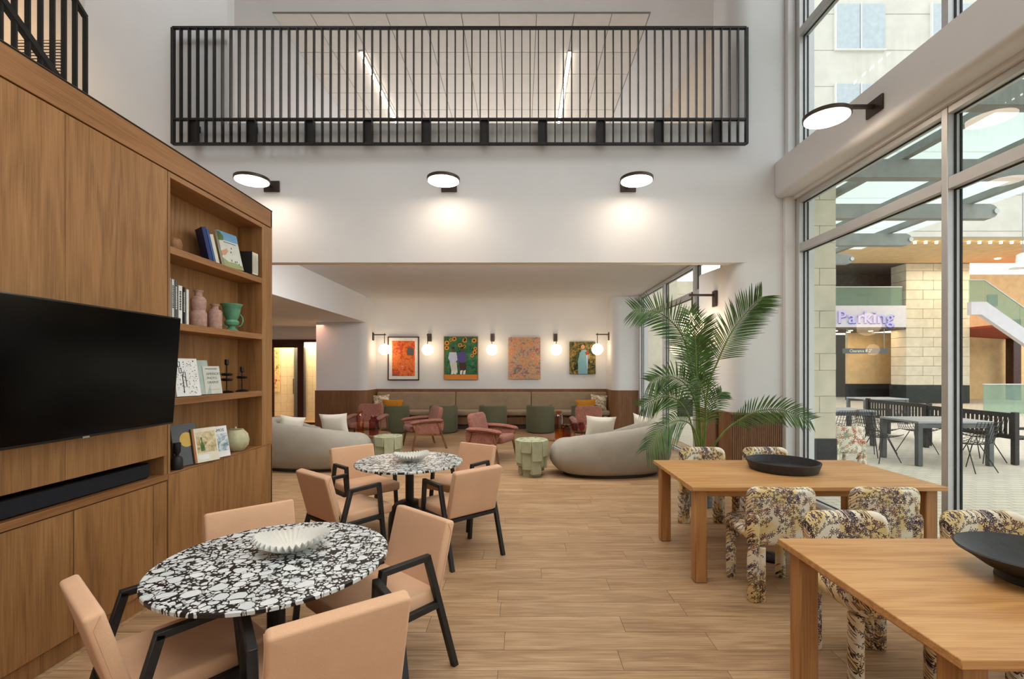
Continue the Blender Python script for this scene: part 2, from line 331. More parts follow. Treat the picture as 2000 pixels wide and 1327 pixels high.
# ------------------------------------------------------------------ geometry helpers
class G:
    def __init__(s): s.bm = bmesh.new()
    def merge(s, b2, mat=None):
        me = bpy.data.meshes.new('t'); b2.to_mesh(me); b2.free()
        if mat is not None: me.transform(mat)
        s.bm.from_mesh(me); bpy.data.meshes.remove(me); return s
    def box(s, x0, x1, y0, y1, z0, z1, bev=0.0, seg=1, mat=None):
        b = bmesh.new(); bmesh.ops.create_cube(b, size=1.0)
        bmesh.ops.scale(b, vec=(abs(x1 - x0), abs(y1 - y0), abs(z1 - z0)), verts=b.verts)
        if bev: bmesh.ops.bevel(b, geom=b.edges[:], offset=bev, segments=seg, profile=0.5, affect='EDGES')
        bmesh.ops.translate(b, vec=((x0 + x1) / 2, (y0 + y1) / 2, (z0 + z1) / 2), verts=b.verts)
        return s.merge(b, mat)
    def bar(s, p0, p1, wd, ht, up=(0, 0, 1), bev=0.0, ext=0.0):
        p0, p1 = Vector(p0), Vector(p1); d = p1 - p0; L = d.length; y = d.normalized(); u = Vector(up)
        x = y.cross(u)
        if x.length < 1e-4: x = y.cross(Vector((0, 1, 0)))
        x.normalize(); z = x.cross(y)
        m = Matrix((x, y, z)).transposed().to_4x4(); m.translation = (p0 + p1) / 2
        return s.box(-wd / 2, wd / 2, -L / 2 - ext, L / 2 + ext, -ht / 2, ht / 2, bev, 1, m)
    def tube(s, pts, r, n=8, cap=True, closed=False):
        pts = [Vector(p) for p in pts]; N = len(pts); rs = r if isinstance(r, (list, tuple)) else [r] * N
        bm = s.bm; rings = []; prev = None
        for i, p in enumerate(pts):
            if closed: t = pts[(i + 1) % N] - pts[i - 1]
            else: t = pts[min(i + 1, N - 1)] - pts[max(i - 1, 0)]
            t.normalize()
            if prev is None:
                a = t.orthogonal().normalized()
            else:
                a = prev - t * prev.dot(t)
                a = a.normalized() if a.length > 1e-5 else t.orthogonal().normalized()
            prev = a; b = t.cross(a)
            rings.append([bm.verts.new(p + (a * math.cos(2 * PI * k / n) + b * math.sin(2 * PI * k / n)) * rs[i]) for k in range(n)])
        for i in range(N if closed else N - 1):
            A, B = rings[i], rings[(i + 1) % N]
            for k in range(n): bm.faces.new((A[k], A[(k + 1) % n], B[(k + 1) % n], B[k]))
        if cap and not closed:
            bm.faces.new(rings[0][::-1]); bm.faces.new(rings[-1])
        return s
    def lathe(s, prof, n=24, c=(0, 0, 0), sy=1.0, a0=0.0, a1=2 * PI, capb=True, capt=True):
        bm = s.bm; full = abs(a1 - a0 - 2 * PI) < 1e-6; m = n if full else n + 1; rings = []
        for (r, z) in prof:
            rings.append([bm.verts.new((c[0] + r * math.cos(a0 + (a1 - a0) * k / n), c[1] + sy * r * math.sin(a0 + (a1 - a0) * k / n), c[2] + z)) for k in range(m)])
        for A, B in zip(rings, rings[1:]):
            for k in range(n):
                k2 = (k + 1) % m
                bm.faces.new((A[k], A[k2], B[k2], B[k]))
        if full:
            if capb and prof[0][0] > 1e-5: bm.faces.new(rings[0][::-1])
            if capt and prof[-1][0] > 1e-5: bm.faces.new(rings[-1])
        return s
    def cyl(s, p0, p1, r, n=16, r2=None):
        return s.tube([p0, p1], [r, r if r2 is None else r2], n)
    def slab(s, wd, h, t, rc=0.05, re=0.02, bend=0.0, mat=None, nc=5, dome=0.0, ne=3):
        """rounded slab in the XZ plane, centred, thickness t along Y"""
        b = bmesh.new()
        def outline(ins):
            pts = []; rr = max(rc - ins, 0.002); hw, hh = wd / 2 - ins, h / 2 - ins
            for (sx, sz, a0) in ((1, 1, 0), (-1, 1, 90), (-1, -1, 180), (1, -1, 270)):
                for k in range(nc + 1):
                    a = R(a0 + 90.0 * k / nc); pts.append((sx * (hw - rr) + rr * math.cos(a), sz * (hh - rr) + rr * math.sin(a)))
                    # subdivide straights along x
                if sz * 1 == 1 and sx == 1 or (sx == -1 and sz == -1):
                    x0 = sx * (hw - rr); x1 = -x0; z = sz * hh
                    for q in range(1, 6): pts.append((x0 + (x1 - x0) * q / 6, z))
            return pts
        layers = []
        for sgn, order in ((-1, range(0, ne + 1)), (1, range(ne, -1, -1))):
            for q in order:
                a = PI / 2 * q / ne
                layers.append((re * (1 - math.sin(a)), sgn * (t / 2 - re + re * math.cos(a))))
        def pt(x, y, z, full=0.0):
            return (x, y + bend * x * x, z)
        rings = []
        for (ins, y) in layers: rings.append([b.verts.new(pt(x, y, z)) for (x, z) in outline(ins)])
        N = len(rings[0])
        for A, B in zip(rings, rings[1:]):
            for k in range(N): b.faces.new((A[k], A[(k + 1) % N], B[(k + 1) % N], B[k]))
        for ring, sgn, y0 in ((rings[0], -1, layers[0][1]), (rings[-1], 1, layers[-1][1])):
            prev = ring; base = outline(re)
            for f in (0.72, 0.42, 0.14):
                cur = [b.verts.new(pt(x * f, y0 + sgn * dome * (1 - f * f), z * f)) for (x, z) in base]
                for k in range(N):
                    q = (prev[k], prev[(k + 1) % N], cur[(k + 1) % N], cur[k])
                    b.faces.new(q)
                prev = cur
            b.faces.new(prev)
        bmesh.ops.recalc_face_normals(b, faces=b.faces)
        return s.merge(b, mat)
    def pillow(s, wd, h, t, n=10, mat=None):
        b = bmesh.new(); g = {}
        for side in (1, -1):
            for i in range(n + 1):
                for j in range(n + 1):
                    u, v = 2 * i / n - 1, 2 * j / n - 1
                    if side == -1 and (i in (0, n) or j in (0, n)): g[side, i, j] = g[1, i, j]; continue
                    th = t / 2 * (max(0, (1 - u ** 2) * (1 - v ** 2))) ** 0.4
                    sh = 1 - 0.10 * (1 - v * v) * u * u * 1.0; sh2 = 1 - 0.10 * (1 - u * u) * v * v
                    g[side, i, j] = b.verts.new((u * wd / 2 * sh, side * -th, v * h / 2 * sh2))
        for side in (1, -1):
            for i in range(n):
                for j in range(n):
                    q = [g[side, i, j], g[side, i + 1, j], g[side, i + 1, j + 1], g[side, i, j + 1]]
                    b.faces.new(q if side == 1 else q[::-1])
        return s.merge(b, mat)
    def prism(s, pts, y0, y1, axis='y'):
        """polygon in XZ (axis y) / XY (axis z) / YZ (axis x) extruded"""
        bm = s.bm
        def P(a, b_, c): return {'y': (a, c, b_), 'z': (a, b_, c), 'x': (c, a, b_)}[axis]
        A = [bm.verts.new(P(a, b_, y0)) for a, b_ in pts]; B = [bm.verts.new(P(a, b_, y1)) for a, b_ in pts]; n = len(pts)
        bm.faces.new(A); bm.faces.new(B[::-1])
        for k in range(n): bm.faces.new((A[k], B[k], B[(k + 1) % n], A[(k + 1) % n]))
        return s
    def build(s, name, mat, parent=None, loc=(0, 0, 0), rot=(0, 0, 0), smooth=True, ang=38, kind=None, label=None):
        bmesh.ops.recalc_face_normals(s.bm, faces=s.bm.faces)
        me = bpy.data.meshes.new(name); s.bm.to_mesh(me); s.bm.free()
        if smooth:
            for p in me.polygons: p.use_smooth = True
            me.set_sharp_from_angle(angle=R(ang))
        me.materials.append(M[mat] if isinstance(mat, str) else mat)
        o = bpy.data.objects.new(name, me); COL.objects.link(o); o.location = loc; o.rotation_euler = rot
        if parent: o.parent = parent
        if kind: o['kind'] = kind
        if label: o['label'] = label
        return o

def thing(name, label, cat, loc=(0, 0, 0), rot=0, group=None):
    o = bpy.data.objects.new(name, None); COL.objects.link(o); o.empty_display_size = 0.1
    o.location = loc; o.rotation_euler = rot if isinstance(rot, tuple) else (0, 0, rot)
    o['label'] = label; o['category'] = cat
    if group: o['group'] = group
    return o
def tag(o, label, cat, group=None):
    o['label'] = label; o['category'] = cat
    if group: o['group'] = group
    return o
def struct(name, g, mat, **kw):
    return g.build(name, mat, kind='structure', **kw)
def sroot(name):
    o = bpy.data.objects.new(name, None); COL.objects.link(o); o['kind'] = 'structure'; return o
def dup(root, loc, rot, label=None, group=None):
    r = root.copy(); COL.objects.link(r); r.location = loc; r.rotation_euler = rot if isinstance(rot, tuple) else (0, 0, rot)
    if label: r['label'] = label
    if group: r['group'] = group
    for ch in list(root.children):
        c = ch.copy(); COL.objects.link(c); c.parent = r
        for gch in ch.children:
            d = gch.copy(); COL.objects.link(d); d.parent = c
    return r
def piece(src, parent, loc, rot=(0, 0, 0), scale=None):
    c = src.copy(); COL.objects.link(c); c.parent = parent; c.location = loc; c.rotation_euler = rot
    if scale: c.scale = scale
    return c
def text_mesh(txt, size, depth=0.002, sx=1.0, align='LEFT'):
    cu = bpy.data.curves.new('t', 'FONT'); cu.body = txt; cu.size = size; cu.extrude = depth; cu.resolution_u = 2; cu.align_x = align
    ob = bpy.data.objects.new('t', cu); COL.objects.link(ob)
    dg = bpy.context.evaluated_depsgraph_get(); dg.update()
    me = bpy.data.meshes.new_from_object(ob.evaluated_get(dg)); bpy.data.objects.remove(ob); bpy.data.curves.remove(cu)
    me.transform(Matrix.Rotation(R(90), 4, 'X')); me.transform(Matrix.Diagonal((sx, 1, 1, 1)))
    return me
def text(txt, size, mat, parent, loc, name='lettering', rot=(0, 0, 0), depth=0.001, sx=1.0, align='LEFT'):
    me = text_mesh(txt, size, depth, sx, align); me.materials.clear(); me.materials.append(M[mat])
    for p in me.polygons: p.material_index = 0
    o = bpy.data.objects.new(name, me); COL.objects.link(o); o.parent = parent; o.location = loc; o.rotation_euler = rot
    return o
# ------------------------------------------------------------------ floor
fl = struct('floor', G().box(-9.6, 3.56, -4.2, 14.9, -0.12, -0.012), 'floor', smooth=False)
W_, L_ = 0.185, 1.25
b = G().box(0, 1, 0, 1, -0.012, 0, 0)
src = None; npl = 0; y = 1.25; row = 0
while y < 8.6 and npl < 292:
    xL = -2.55 if y < 4.8 else -5.2
    x = xL - random.random() * L_
    while x < 3.5:
        x0, x1 = max(x, xL), min(x + L_, 3.5)
        if x1 - x0 > 0.04 and y > 0:
            wd = x1 - x0 - 0.0025
            g = G().box(0, wd, 0, W_ - 0.003, -0.012, 0, 0)
            g.build('floor_plank', 'floor', fl, (x0, y, 0), smooth=False); npl += 1
        x += L_
    y += W_; row += 1
Y1 = y
# the rest of the floor, planks too small to tell apart
g = G(); yy = Y1
while yy < 14.8:
    x = -9.5 - random.random()
    while x < 3.5:
        if min(x + 1.25, 3.5) - max(x, -9.5) > 0.05: g.box(max(x, -9.5), min(x + 1.2475, 3.5), yy, yy + W_ - 0.003, -0.012, 0)
        x += 1.25
    yy += W_
g.build('far_floor_planks', 'floor', fl, smooth=False, kind='stuff')
G().box(-9.5, 3.5, -4.2, 1.247, -0.012, 0).build('near_floor_planks', 'floor', fl, smooth=False, kind='stuff')
G().box(-9.5, -2.553, 1.25, 4.8, -0.012, 0).build('hidden_floor_planks', 'floor', fl, smooth=False, kind='stuff')

# ------------------------------------------------------------------ main room shell
g = G()
g.box(-6.9, 3.5, 6.0, 6.15, 3.015, 4.81)
g.box(-6.9, -3.78, 6.0, 6.15, 4.81, 8.6)
struct('wall_back', g, 'wall', smooth=False)
# curved bullnose at the balcony opening
prof = [(3.5, 6.0)] + [(2.98 - 0.25 * math.sin(R(a)), 6.25 - 0.25 * math.cos(R(a))) for a in range(0, 91, 10)] + [(2.73, 6.6), (3.5, 6.6)]
struct('wall_back_upper_right', G().prism(prof, 4.81, 8.6, 'z'), 'wall', ang=30)
# pier under the beam with a rounded inner edge
prof = [(3.5, 6.0)] + [(2.92 - 0.2 * math.sin(R(a)), 6.2 - 0.2 * math.cos(R(a))) for a in range(0, 91, 10)] + [(2.62, 6.8), (2.66, 6.95), (3.5, 6.95)]
struct('wall_back_pier', G().prism(prof, 0, 3.015, 'z'), 'wall', ang=30)
struct('wall_back_left_warm_tint', G().box(-6.9, -5.62, 5.975, 5.998, 3.3, 8.6), 'tan', smooth=False)  # tan sheet over the white wall, warm stair light put into its colour
struct('wall_left', G().box(-7.05, -6.9, -4.2, 6.15, 0, 8.6), 'tan', smooth=False)
struct('wall_rear', G().box(-7.05, 3.75, -4.35, -4.2, 0, 8.6), 'wall', smooth=False)
struct('ceiling', G().box(-7.05, 3.75, -4.35, 6.15, 8.6, 8.75), 'ceil', smooth=False)
struct('wall_reveal', G().box(3.5, 3.75, 5.95, 6.95, 0, 8.6), 'wall', smooth=False)
# jamb beside the window
struct('trim_1', G().box(3.372, 3.5, 5.93, 6.0, 0, 3.86, 0.006), 'wall')
struct('trim_2', G().box(3.40, 3.5, 5.93, 6.0, 4.29, 8.6, 0.006), 'wall')
# beam over the lower windows with a coved soffit
pb = [(3.27, 4.29), (3.27, 3.90)] + [(3.27 + 0.06 - 0.06 * math.cos(R(a)), 3.90 - 0.06 * math.sin(R(a))) for a in range(15, 91, 15)] + [(3.46, 3.84), (3.46, 3.80), (3.72, 3.80), (3.72, 4.29)]
struct('beam_window_wall', G().prism([(x, z) for x, z in pb], -4.2, 5.995, 'y'), 'wall', ang=30)

# fluted wainscot at the pier
def flutes(g, x0, x1, y, z0, z1, pitch=0.026, depth=0.010):
    n = int((x1 - x0) / pitch)
    for k in range(n):
        a = x0 + k * pitch; g.box(a + 0.002, a + pitch - 0.004, y - depth, y, z0, z1, 0.003)
    return g
t3 = sroot('trim_3')
G().box(2.70, 3.36, 5.985, 6.0, 0.10, 1.05).build('panel', 'wains', t3, smooth=False)
flutes(G(), 2.72, 3.35, 5.985, 0.10, 1.05).build('fluting', 'wains', t3, kind='stuff')
G().box(2.69, 3.365, 5.965, 6.0, 1.05, 1.08, 0.004).build('cap_rail', 'wains', t3)
G().box(2.70, 3.36, 5.975, 6.0, 0, 0.10, 0.003).build('skirting', 'wains', t3)
G().box(2.59, 2.615, 6.2, 6.9, 0, 1.08).build('side_panel', 'wains', t3, smooth=False)
prof = [(2.92, 5.985), (2.74, 5.985), (2.70, 6.03), (2.66, 6.12), (2.61, 6.25), (2.70, 6.3)]
G().prism(prof, 0, 1.08, 'z').build('corner_panel', 'wains', t3)

# ------------------------------------------------------------------ window wall
YM = [5.90, 3.85, 1.80, -0.25, -2.30, -4.15]
def window(name, z0, z1, ztr, ys, x=3.5, mw=0.06, md=0.12, endw=0.09):
    w0 = sroot(name)
    zs = [z0] + ztr + [z1]
    for k, yv in enumerate(ys):
        ww = endw if k in (0, len(ys) - 1) else mw
        G().box(x, x + md, yv - ww / 2, yv + ww / 2, z0, z1, 0.004).build('mullion', 'alu', w0)
        g = G()
        for sgn in (-1, 1):
            g.box(x + md * 0.45, x + md * 0.55, yv + sgn * (ww / 2 + 0.006) - 0.006, yv + sgn * (ww / 2 + 0.006) + 0.006, z0, z1)
            g.box(x + md * 0.85, x + md * 0.95, yv + sgn * (ww / 2 + 0.006) - 0.005, yv + sgn * (ww / 2 + 0.006) + 0.005, z0, z1)
        g.build('gasket', 'gasket', w0, smooth=False)
    for a, c in zip(ys, ys[1:]):
        lo, hi = c + mw / 2, a - mw / 2
        for zc in ztr:
            G().box(x + 0.003, x + md - 0.003, lo, hi, zc - 0.05, zc + 0.05, 0.004).build('transom', 'alu', w0)
        for zz, sg in ((z0, 1), (z1, -1)):
            G().box(x + 0.003, x + md - 0.003, lo, hi, min(zz, zz + sg * 0.06), max(zz, zz + sg * 0.06), 0.004).build('frame_rail', 'alu', w0)
        for q in range(len(zs) - 1):
            G().box(x + md * 0.6, x + md * 0.62, lo, hi, zs[q] + 0.03, zs[q + 1] - 0.03).build('pane', 'glass', w0, smooth=False)
            g = G()
            for zz in (zs[q] + (0.055 if q else 0.065), zs[q + 1] - (0.055 if q < len(zs) - 2 else 0.065)):
                g.box(x + md * 0.45, x + md * 0.55, lo, hi, zz - 0.006, zz + 0.006)
            g.build('gasket', 'gasket', w0, smooth=False)
    return w0
window('window_1', 0.0, 3.80, [3.17], YM)
window('window_2', 4.29, 8.60, [5.88], YM)

# ------------------------------------------------------------------ lounge shell
struct('ceiling_lounge', G().box(-4.08, 3.35, 6.15, 12.5, 3.55, 3.70), 'ceil', smooth=False)
# cove between ceiling and far wall
g = G(); pr = [(12.5, 3.70), (12.5, 3.55)] + [(12.5 + 0.7 * math.sin(R(a)), 2.85 + 0.7 * math.cos(R(a))) for a in range(6, 91, 6)] + [(13.2, 1.07), (13.2, 0), (13.35, 0), (13.35, 3.70)]
struct('wall_far', g.prism(pr, -4.2, 3.1, 'x'), 'wall', ang=25)
def col(x0, x1, y0, y1, r, left, z1):
    # column plan with one rounded front corner
    if left:  # rounded corner on the right
        return [(x0, y0)] + [(x1 - r + r * math.sin(R(a)), y0 + r - r * math.cos(R(a))) for a in range(0, 91, 10)] + [(x1, y1), (x0, y1)]
    return [(x1, y0), (x1, y1), (x0, y1)] + [(x0 + r - r * math.cos(R(a)), y0 + r - r * math.sin(R(a))) for a in range(0, 91, 10)]
struct('wall_far_left', G().prism(col(-5.4, -4.08, 12.3, 13.9, 0.22, True, 0), 0, 3.55, 'z'), 'wall', ang=25)
struct('wall_far_right', G().prism(col(2.42, 3.22, 12.3, 13.2, 0.22, False, 0), 0, 3.55, 'z'), 'wall', ang=25)
# bulkhead on the left with a rounded upper far end
struct('bulkhead_left', G().box(-6.6, -4.08, 6.15, 12.3, 2.87, 3.70, 0.0), 'wall', smooth=False)
struct('ceiling_left', G().box(-9.6, -5.4, 6.15, 14.9, 2.875, 3.0), 'ceil', smooth=False)
struct('wall_lounge_left', G().box(-9.7, -9.55, 6.0, 15.0, 0, 3.0), 'wall', smooth=False)
struct('wall_lounge_near', G().box(-9.7, -6.9, 5.9, 6.05, 0, 3.0), 'wall', smooth=False)
struct('wall_entry', G().box(-9.6, -7.42, 13.7, 13.8, 0, 2.88).box(-7.42, -5.40, 13.7, 13.8, 2.50, 2.88), 'wall', smooth=False)
# wainscot round the alcove
t4 = sroot('trim_4')
g = G().box(-4.05, 2.42, 13.17, 13.2, 0, 1.07)
flutes(g, -4.05, 2.42, 13.17, 0.98, 1.055, 0.03, 0.006)
g.build('panel', 'wains', t4, smooth=False)
G().prism(col(-5.42, -4.055, 12.27, 13.2, 0.24, True, 0), 0, 1.07, 'z').build('panel', 'wains', t4, ang=25)
G().prism(col(2.395, 3.22, 12.27, 13.2, 0.24, False, 0), 0, 1.07, 'z').build('panel', 'wains', t4, ang=25)
g = G(); flutes(g, -5.4, -4.30, 12.27, 0.1, 1.06, 0.034, 0.008); flutes(g, 2.66, 3.2, 12.27, 0.1, 1.06, 0.034, 0.008)
g.build('fluting', 'wains', t4, kind='stuff')
# lounge window wall
w3 = window('window_3', 0.0, 3.54, [2.99], [12.2, 10.15, 8.35, 7.2], x=3.1, mw=0.09)
struct('wall_lounge_right', G().box(3.1, 3.35, 6.95, 7.2, 0, 3.55).box(3.1, 3.35, 12.25, 13.9, 0, 3.55), 'wall', smooth=False)

# ------------------------------------------------------------------ upper room behind the balcony
struct('floor_upper', G().box(-6.3, 3.2, 6.15, 14.0, 3.75, 4.70), 'ceil', smooth=False)
cu = struct('ceiling_upper', G().box(-6.3, 3.2, 6.15, 14.0, 7.10, 7.25), 'ceil', smooth=False)
G().box(-3.80, 1.99, 7.12, 11.60, 7.094, 7.10).build('grid_backing', 'joint', cu, smooth=False)
tile = None
ys = [7.14, 7.42] + [7.42 + 0.59 * k for k in range(1, 8)]
for j in range(len(ys) - 1):
    for i in range(10):
        x0 = -3.79 + i * 0.577; d = ys[j + 1] - ys[j]
        G().box(0, 0.566, 0, d - 0.011, -0.012, 0, 0.002).build('ceiling_tile', 'tile_ceiling', cu, (x0, ys[j], 7.094), smooth=False)
struct('wall_upper_far', G().box(-6.3, 3.2, 13.9, 14.05, 4.7, 7.1), 'tan', smooth=False)
struct('wall_upper_left', G().box(-6.35, -6.2, 6.15, 14.0, 4.7, 7.1), 'tan', smooth=False)
struct('wall_upper_right', G().box(3.04, 3.25, 6.6, 14.0, 4.7, 7.1), 'tan', smooth=False)
struct('wall_above_upper', G().box(-3.78, 2.73, 6.15, 6.3, 7.25, 8.6), 'wall', smooth=False)
def linear_lamp(x, label):
    t = thing('linear_ceiling_lamp', label, 'ceiling lamp', (x, 0, 7.06), 0, 'linear lamps on the upper ceiling')
    G().box(-0.035, 0.035, 7.95, 10.35, 0.0, 0.04, 0.004).build('housing', 'alu', t)
    G().box(-0.024, 0.024, 7.97, 10.33, -0.014, 0.0, 0.003).build('diffuser', 'linear_on', t)
linear_lamp(-2.73, 'long glowing linear ceiling lamp behind the left half of the balcony railing')
linear_lamp(0.84, 'long glowing linear ceiling lamp behind the right half of the balcony railing')

# balcony railing
t = thing('balcony_railing', 'wide black steel balcony railing mounted on the upper back wall', 'railing', (0, 0, 0))
Z0, Z1, Zm = 4.49, 5.96, 4.80; Yr = 5.90; XA, XB = -4.405, 2.854
for z in (Z0, Zm, Z1): G().box(XA, XB, Yr - 0.02, Yr + 0.02, z - 0.012, z + 0.018, 0.003).build('rail', 'rail', t)
for x in (XA, XB): G().box(x - 0.014, x + 0.022, Yr - 0.025, Yr + 0.025, Z0, Z1, 0.003).build('end_post', 'rail', t)
nb = 69; st = (XB - XA) / nb
bal = G().box(-0.006, 0.006, -0.026, 0.026, Z0, Z1, 0.0)
bal = bal.build('baluster', 'rail', t, (XA + st, Yr, 0), smooth=False)
for k in range(2, nb): piece(bal, t, (XA + st * k, Yr, 0))
for k in range(10):
    x = XA + st * (2 + 7 * k)
    g = G().box(x, x + st, Yr + 0.004, Yr + 0.016, Z0, Zm, 0.002)
    g.build('mounting_plate', 'rail', t)
    G().box(x + 0.03, x + st - 0.03, Yr + 0.014, 6.0, Zm - 0.12, Zm - 0.04).build('bracket', 'rail', t, smooth=False)

# stair with sloping railing, top left behind the cabinet
t = thing('stair_railing', 'black steel stair railing sloping down behind the top of the wooden cabinet', 'railing', (-4.0, 0, 0))
def zt(y): return 4.88 - 0.77 * (y - 4.28)
G().bar((0, 3.0, zt(3.0)), (0, 4.28, zt(4.28)), 0.045, 0.03).build('rail', 'rail', t)
G().bar((0.0, 3.0, zt(3.0) - 0.92), (0.0, 4.28, zt(4.28) - 0.92), 0.05, 0.05).build('rail', 'rail', t)
bl = None
for k in range(13):
    y = 4.28 - 0.1 * k
    G().box(-0.02, 0.02, y - 0.008, y + 0.008, zt(y) - 1.5, zt(y)).build('baluster' if k else 'end_post', 'rail', t, smooth=False)
t = thing('staircase', 'white stair flight behind the wooden cabinet under the black stair railing', 'staircase', (0, 0, 0))
for k in range(11):
    y = 4.32 - 0.25 * k; z = zt(y) - 1.55
    G().box(-5.2, -3.93, y - 0.26, y, z - 0.20, z).build('step', 'tan', t, smooth=False)
G().prism([(1.6, zt(1.6) - 1.63), (4.33, zt(4.33) - 1.63), (4.33, zt(4.33) - 1.95), (1.6, zt(1.6) - 1.95)], -5.2, -3.93, 'x').build('stringer', 'wall', t, smooth=False)
t = thing('air_vent', 'pale slatted air vent on the warm upper wall behind the stair railing', 'vent', (-6.16, 5.974, 0))
G().box(-0.31, 0.31, -0.015, 0.0, 5.18, 5.88, 0.004).build('frame', 'tan', t)
G().box(-0.28, 0.28, -0.018, -0.015, 5.21, 5.85).build('throat', 'plinth', t, smooth=False)
for k in range(16): G().box(-0.28, 0.28, -0.026, -0.018, 5.22 + k * 0.0395, 5.242 + k * 0.0395).build('slat', 'tan', t, smooth=False)

# ------------------------------------------------------------------ disc wall lamps
def disc_lamp(loc, rotz, label):
    t = thing('disc_wall_lamp', label, 'wall lamp', loc, rotz, 'round disc wall lamps')
    G().box(-0.10, 0.10, -0.02, 0, -0.07, 0.07, 0.003).build('wall_plate', 'bronze', t)
    G().bar((0, -0.02, 0.0), (0, -0.27, 0.0), 0.03, 0.03).bar((0, -0.27, 0), (0, -0.45, -0.035), 0.03, 0.02).build('arm', 'bronze', t)
    G().lathe([(0.19, -0.032), (0.195, -0.028), (0.195, 0.002), (0.19, 0.006)], 48, (0, -0.45, -0.075)).lathe([(0.02, 0.0), (0.02, 0.05)], 12, (0, -0.45, -0.075)).build('housing', 'bronze', t)
    G().lathe([(0.182, 0.0), (0.182, 0.004)], 48, (0, -0.45, -0.113)).build('diffuser', 'disc_on', t)
disc_lamp((-3.2, 5.998, 3.99), 0, 'leftmost lit disc wall lamp beside the top of the wooden cabinet')
disc_lamp((-0.92, 5.998, 3.99), 0, 'middle lit disc wall lamp on the white wall under the balcony')
disc_lamp((1.38, 5.998, 3.99), 0, 'right lit disc wall lamp on the white wall under the balcony')
disc_lamp((3.268, 4.29, 4.06), R(-90), 'large near disc lamp on the beam above the windows')
# ------------------------------------------------------------------ media cabinet
XC = -2.56
t = thing('media_cabinet', 'tall brown oak media cabinet wall with open shelf niche and base doors', 'cabinet', (XC, 0, 0))
def cp(name, x0, x1, y0, y1, z0, z1, mat='cab', bev=0.002): return G().box(x0, x1, y0, y1, z0, z1, bev).build(name, mat, t, smooth=False)
cp('plinth', -0.60, -0.03, 0.4, 4.79, 0, 0.115)
cp('carcass', -0.64, -0.26, 0.4, 4.79, 0.115, 3.262, 'plinth')
cp('side_panel', -0.64, -0.0, 4.775, 4.80, 0.0, 3.262)
for y0, y1 in ((0.72, 1.37), (1.37, 2.02), (2.02, 2.67), (2.67, 3.249), (3.249, 3.376), (3.384, 4.016), (4.016, 4.797)):
    nm = 'door' if y1 - y0 > 0.3 else 'filler_panel'
    cp(nm, -0.022, 0.0, y0 + 0.003, y1 - 0.003, 0.12, 0.835 if y1 < 3.38 else 0.872)
cp('carcass_frame', -0.26, -0.025, 0.4, 4.77, 0.115, 0.835, 'plinth')
cp('ledge_board', -0.26, 0.006, 0.4, 3.376, 0.842, 0.885, 'cab_y')
cp('worktop', -0.26, 0.0, 3.384, 4.775, 0.872 + 0.002, 0.885, 'cab_y')
# soundbar recess
cp('recess_side', -0.26, 0.0, 3.345, 3.376, 0.885, 1.02)
cp('tv_panel', -0.26, 0.0, 0.4, 2.62, 1.02, 3.085); cp('tv_panel', -0.26, 0.0, 2.622, 3.376, 1.02, 3.085)
# niche
cp('niche_side', -0.26, 0.0, 3.384, 3.405, 0.885, 3.085)
cp('niche_stile', -0.26, 0.0, 4.615, 4.773, 0.885, 3.085)
cp('niche_back', -0.262, -0.24, 3.405, 4.615, 0.885, 3.06)
cp('niche_top', -0.26, 0.0, 3.405, 4.615, 3.045, 3.085, 'cab_y')
for z in (1.43, 1.99, 2.545): cp('shelf', -0.24, -0.001, 3.406, 4.614, z - 0.053, z, 'cab_y')
cp('fascia', -0.26, 0.0, 0.4, 4.797, 3.095, 3.262, 'cab_y')
cp('top_cap', -0.645, 0.004, 0.4, 4.802, 3.264, 3.272, 'plinth')

# television and soundbar
t = thing('television', 'large black flat television mounted on the wooden cabinet', 'television', (-2.50, 2.60, 1.64), (0, R(4.2), 0))
G().box(0.06, 0.10, -0.66, 0.66, -0.37, 0.37, 0.006).build('case', 'tvcase', t)
G().box(0.1005, 0.102, -0.648, 0.648, -0.355, 0.36, 0.0).build('screen', 'screen', t, smooth=False)
G().box(0.10, 0.104, -0.02, 0.02, -0.372, -0.362, 0.001).build('badge', 'greysteel', t)
G().box(-0.06, 0.06, -0.2, 0.2, -0.15, 0.15, 0.005).build('wall_mount', 'tvcase', t)
t = thing('soundbar', 'long black soundbar lying in the recess below the television', 'speaker', (-2.68, 2.4, 0.886))
G().box(-0.06, 0.085, -0.9, 0.86, 0.0, 0.105, 0.01).build('body', 'tvcase', t)
G().box(0.08, 0.092, -0.89, 0.85, 0.008, 0.097, 0.004).build('cloth_front', 'grille', t)

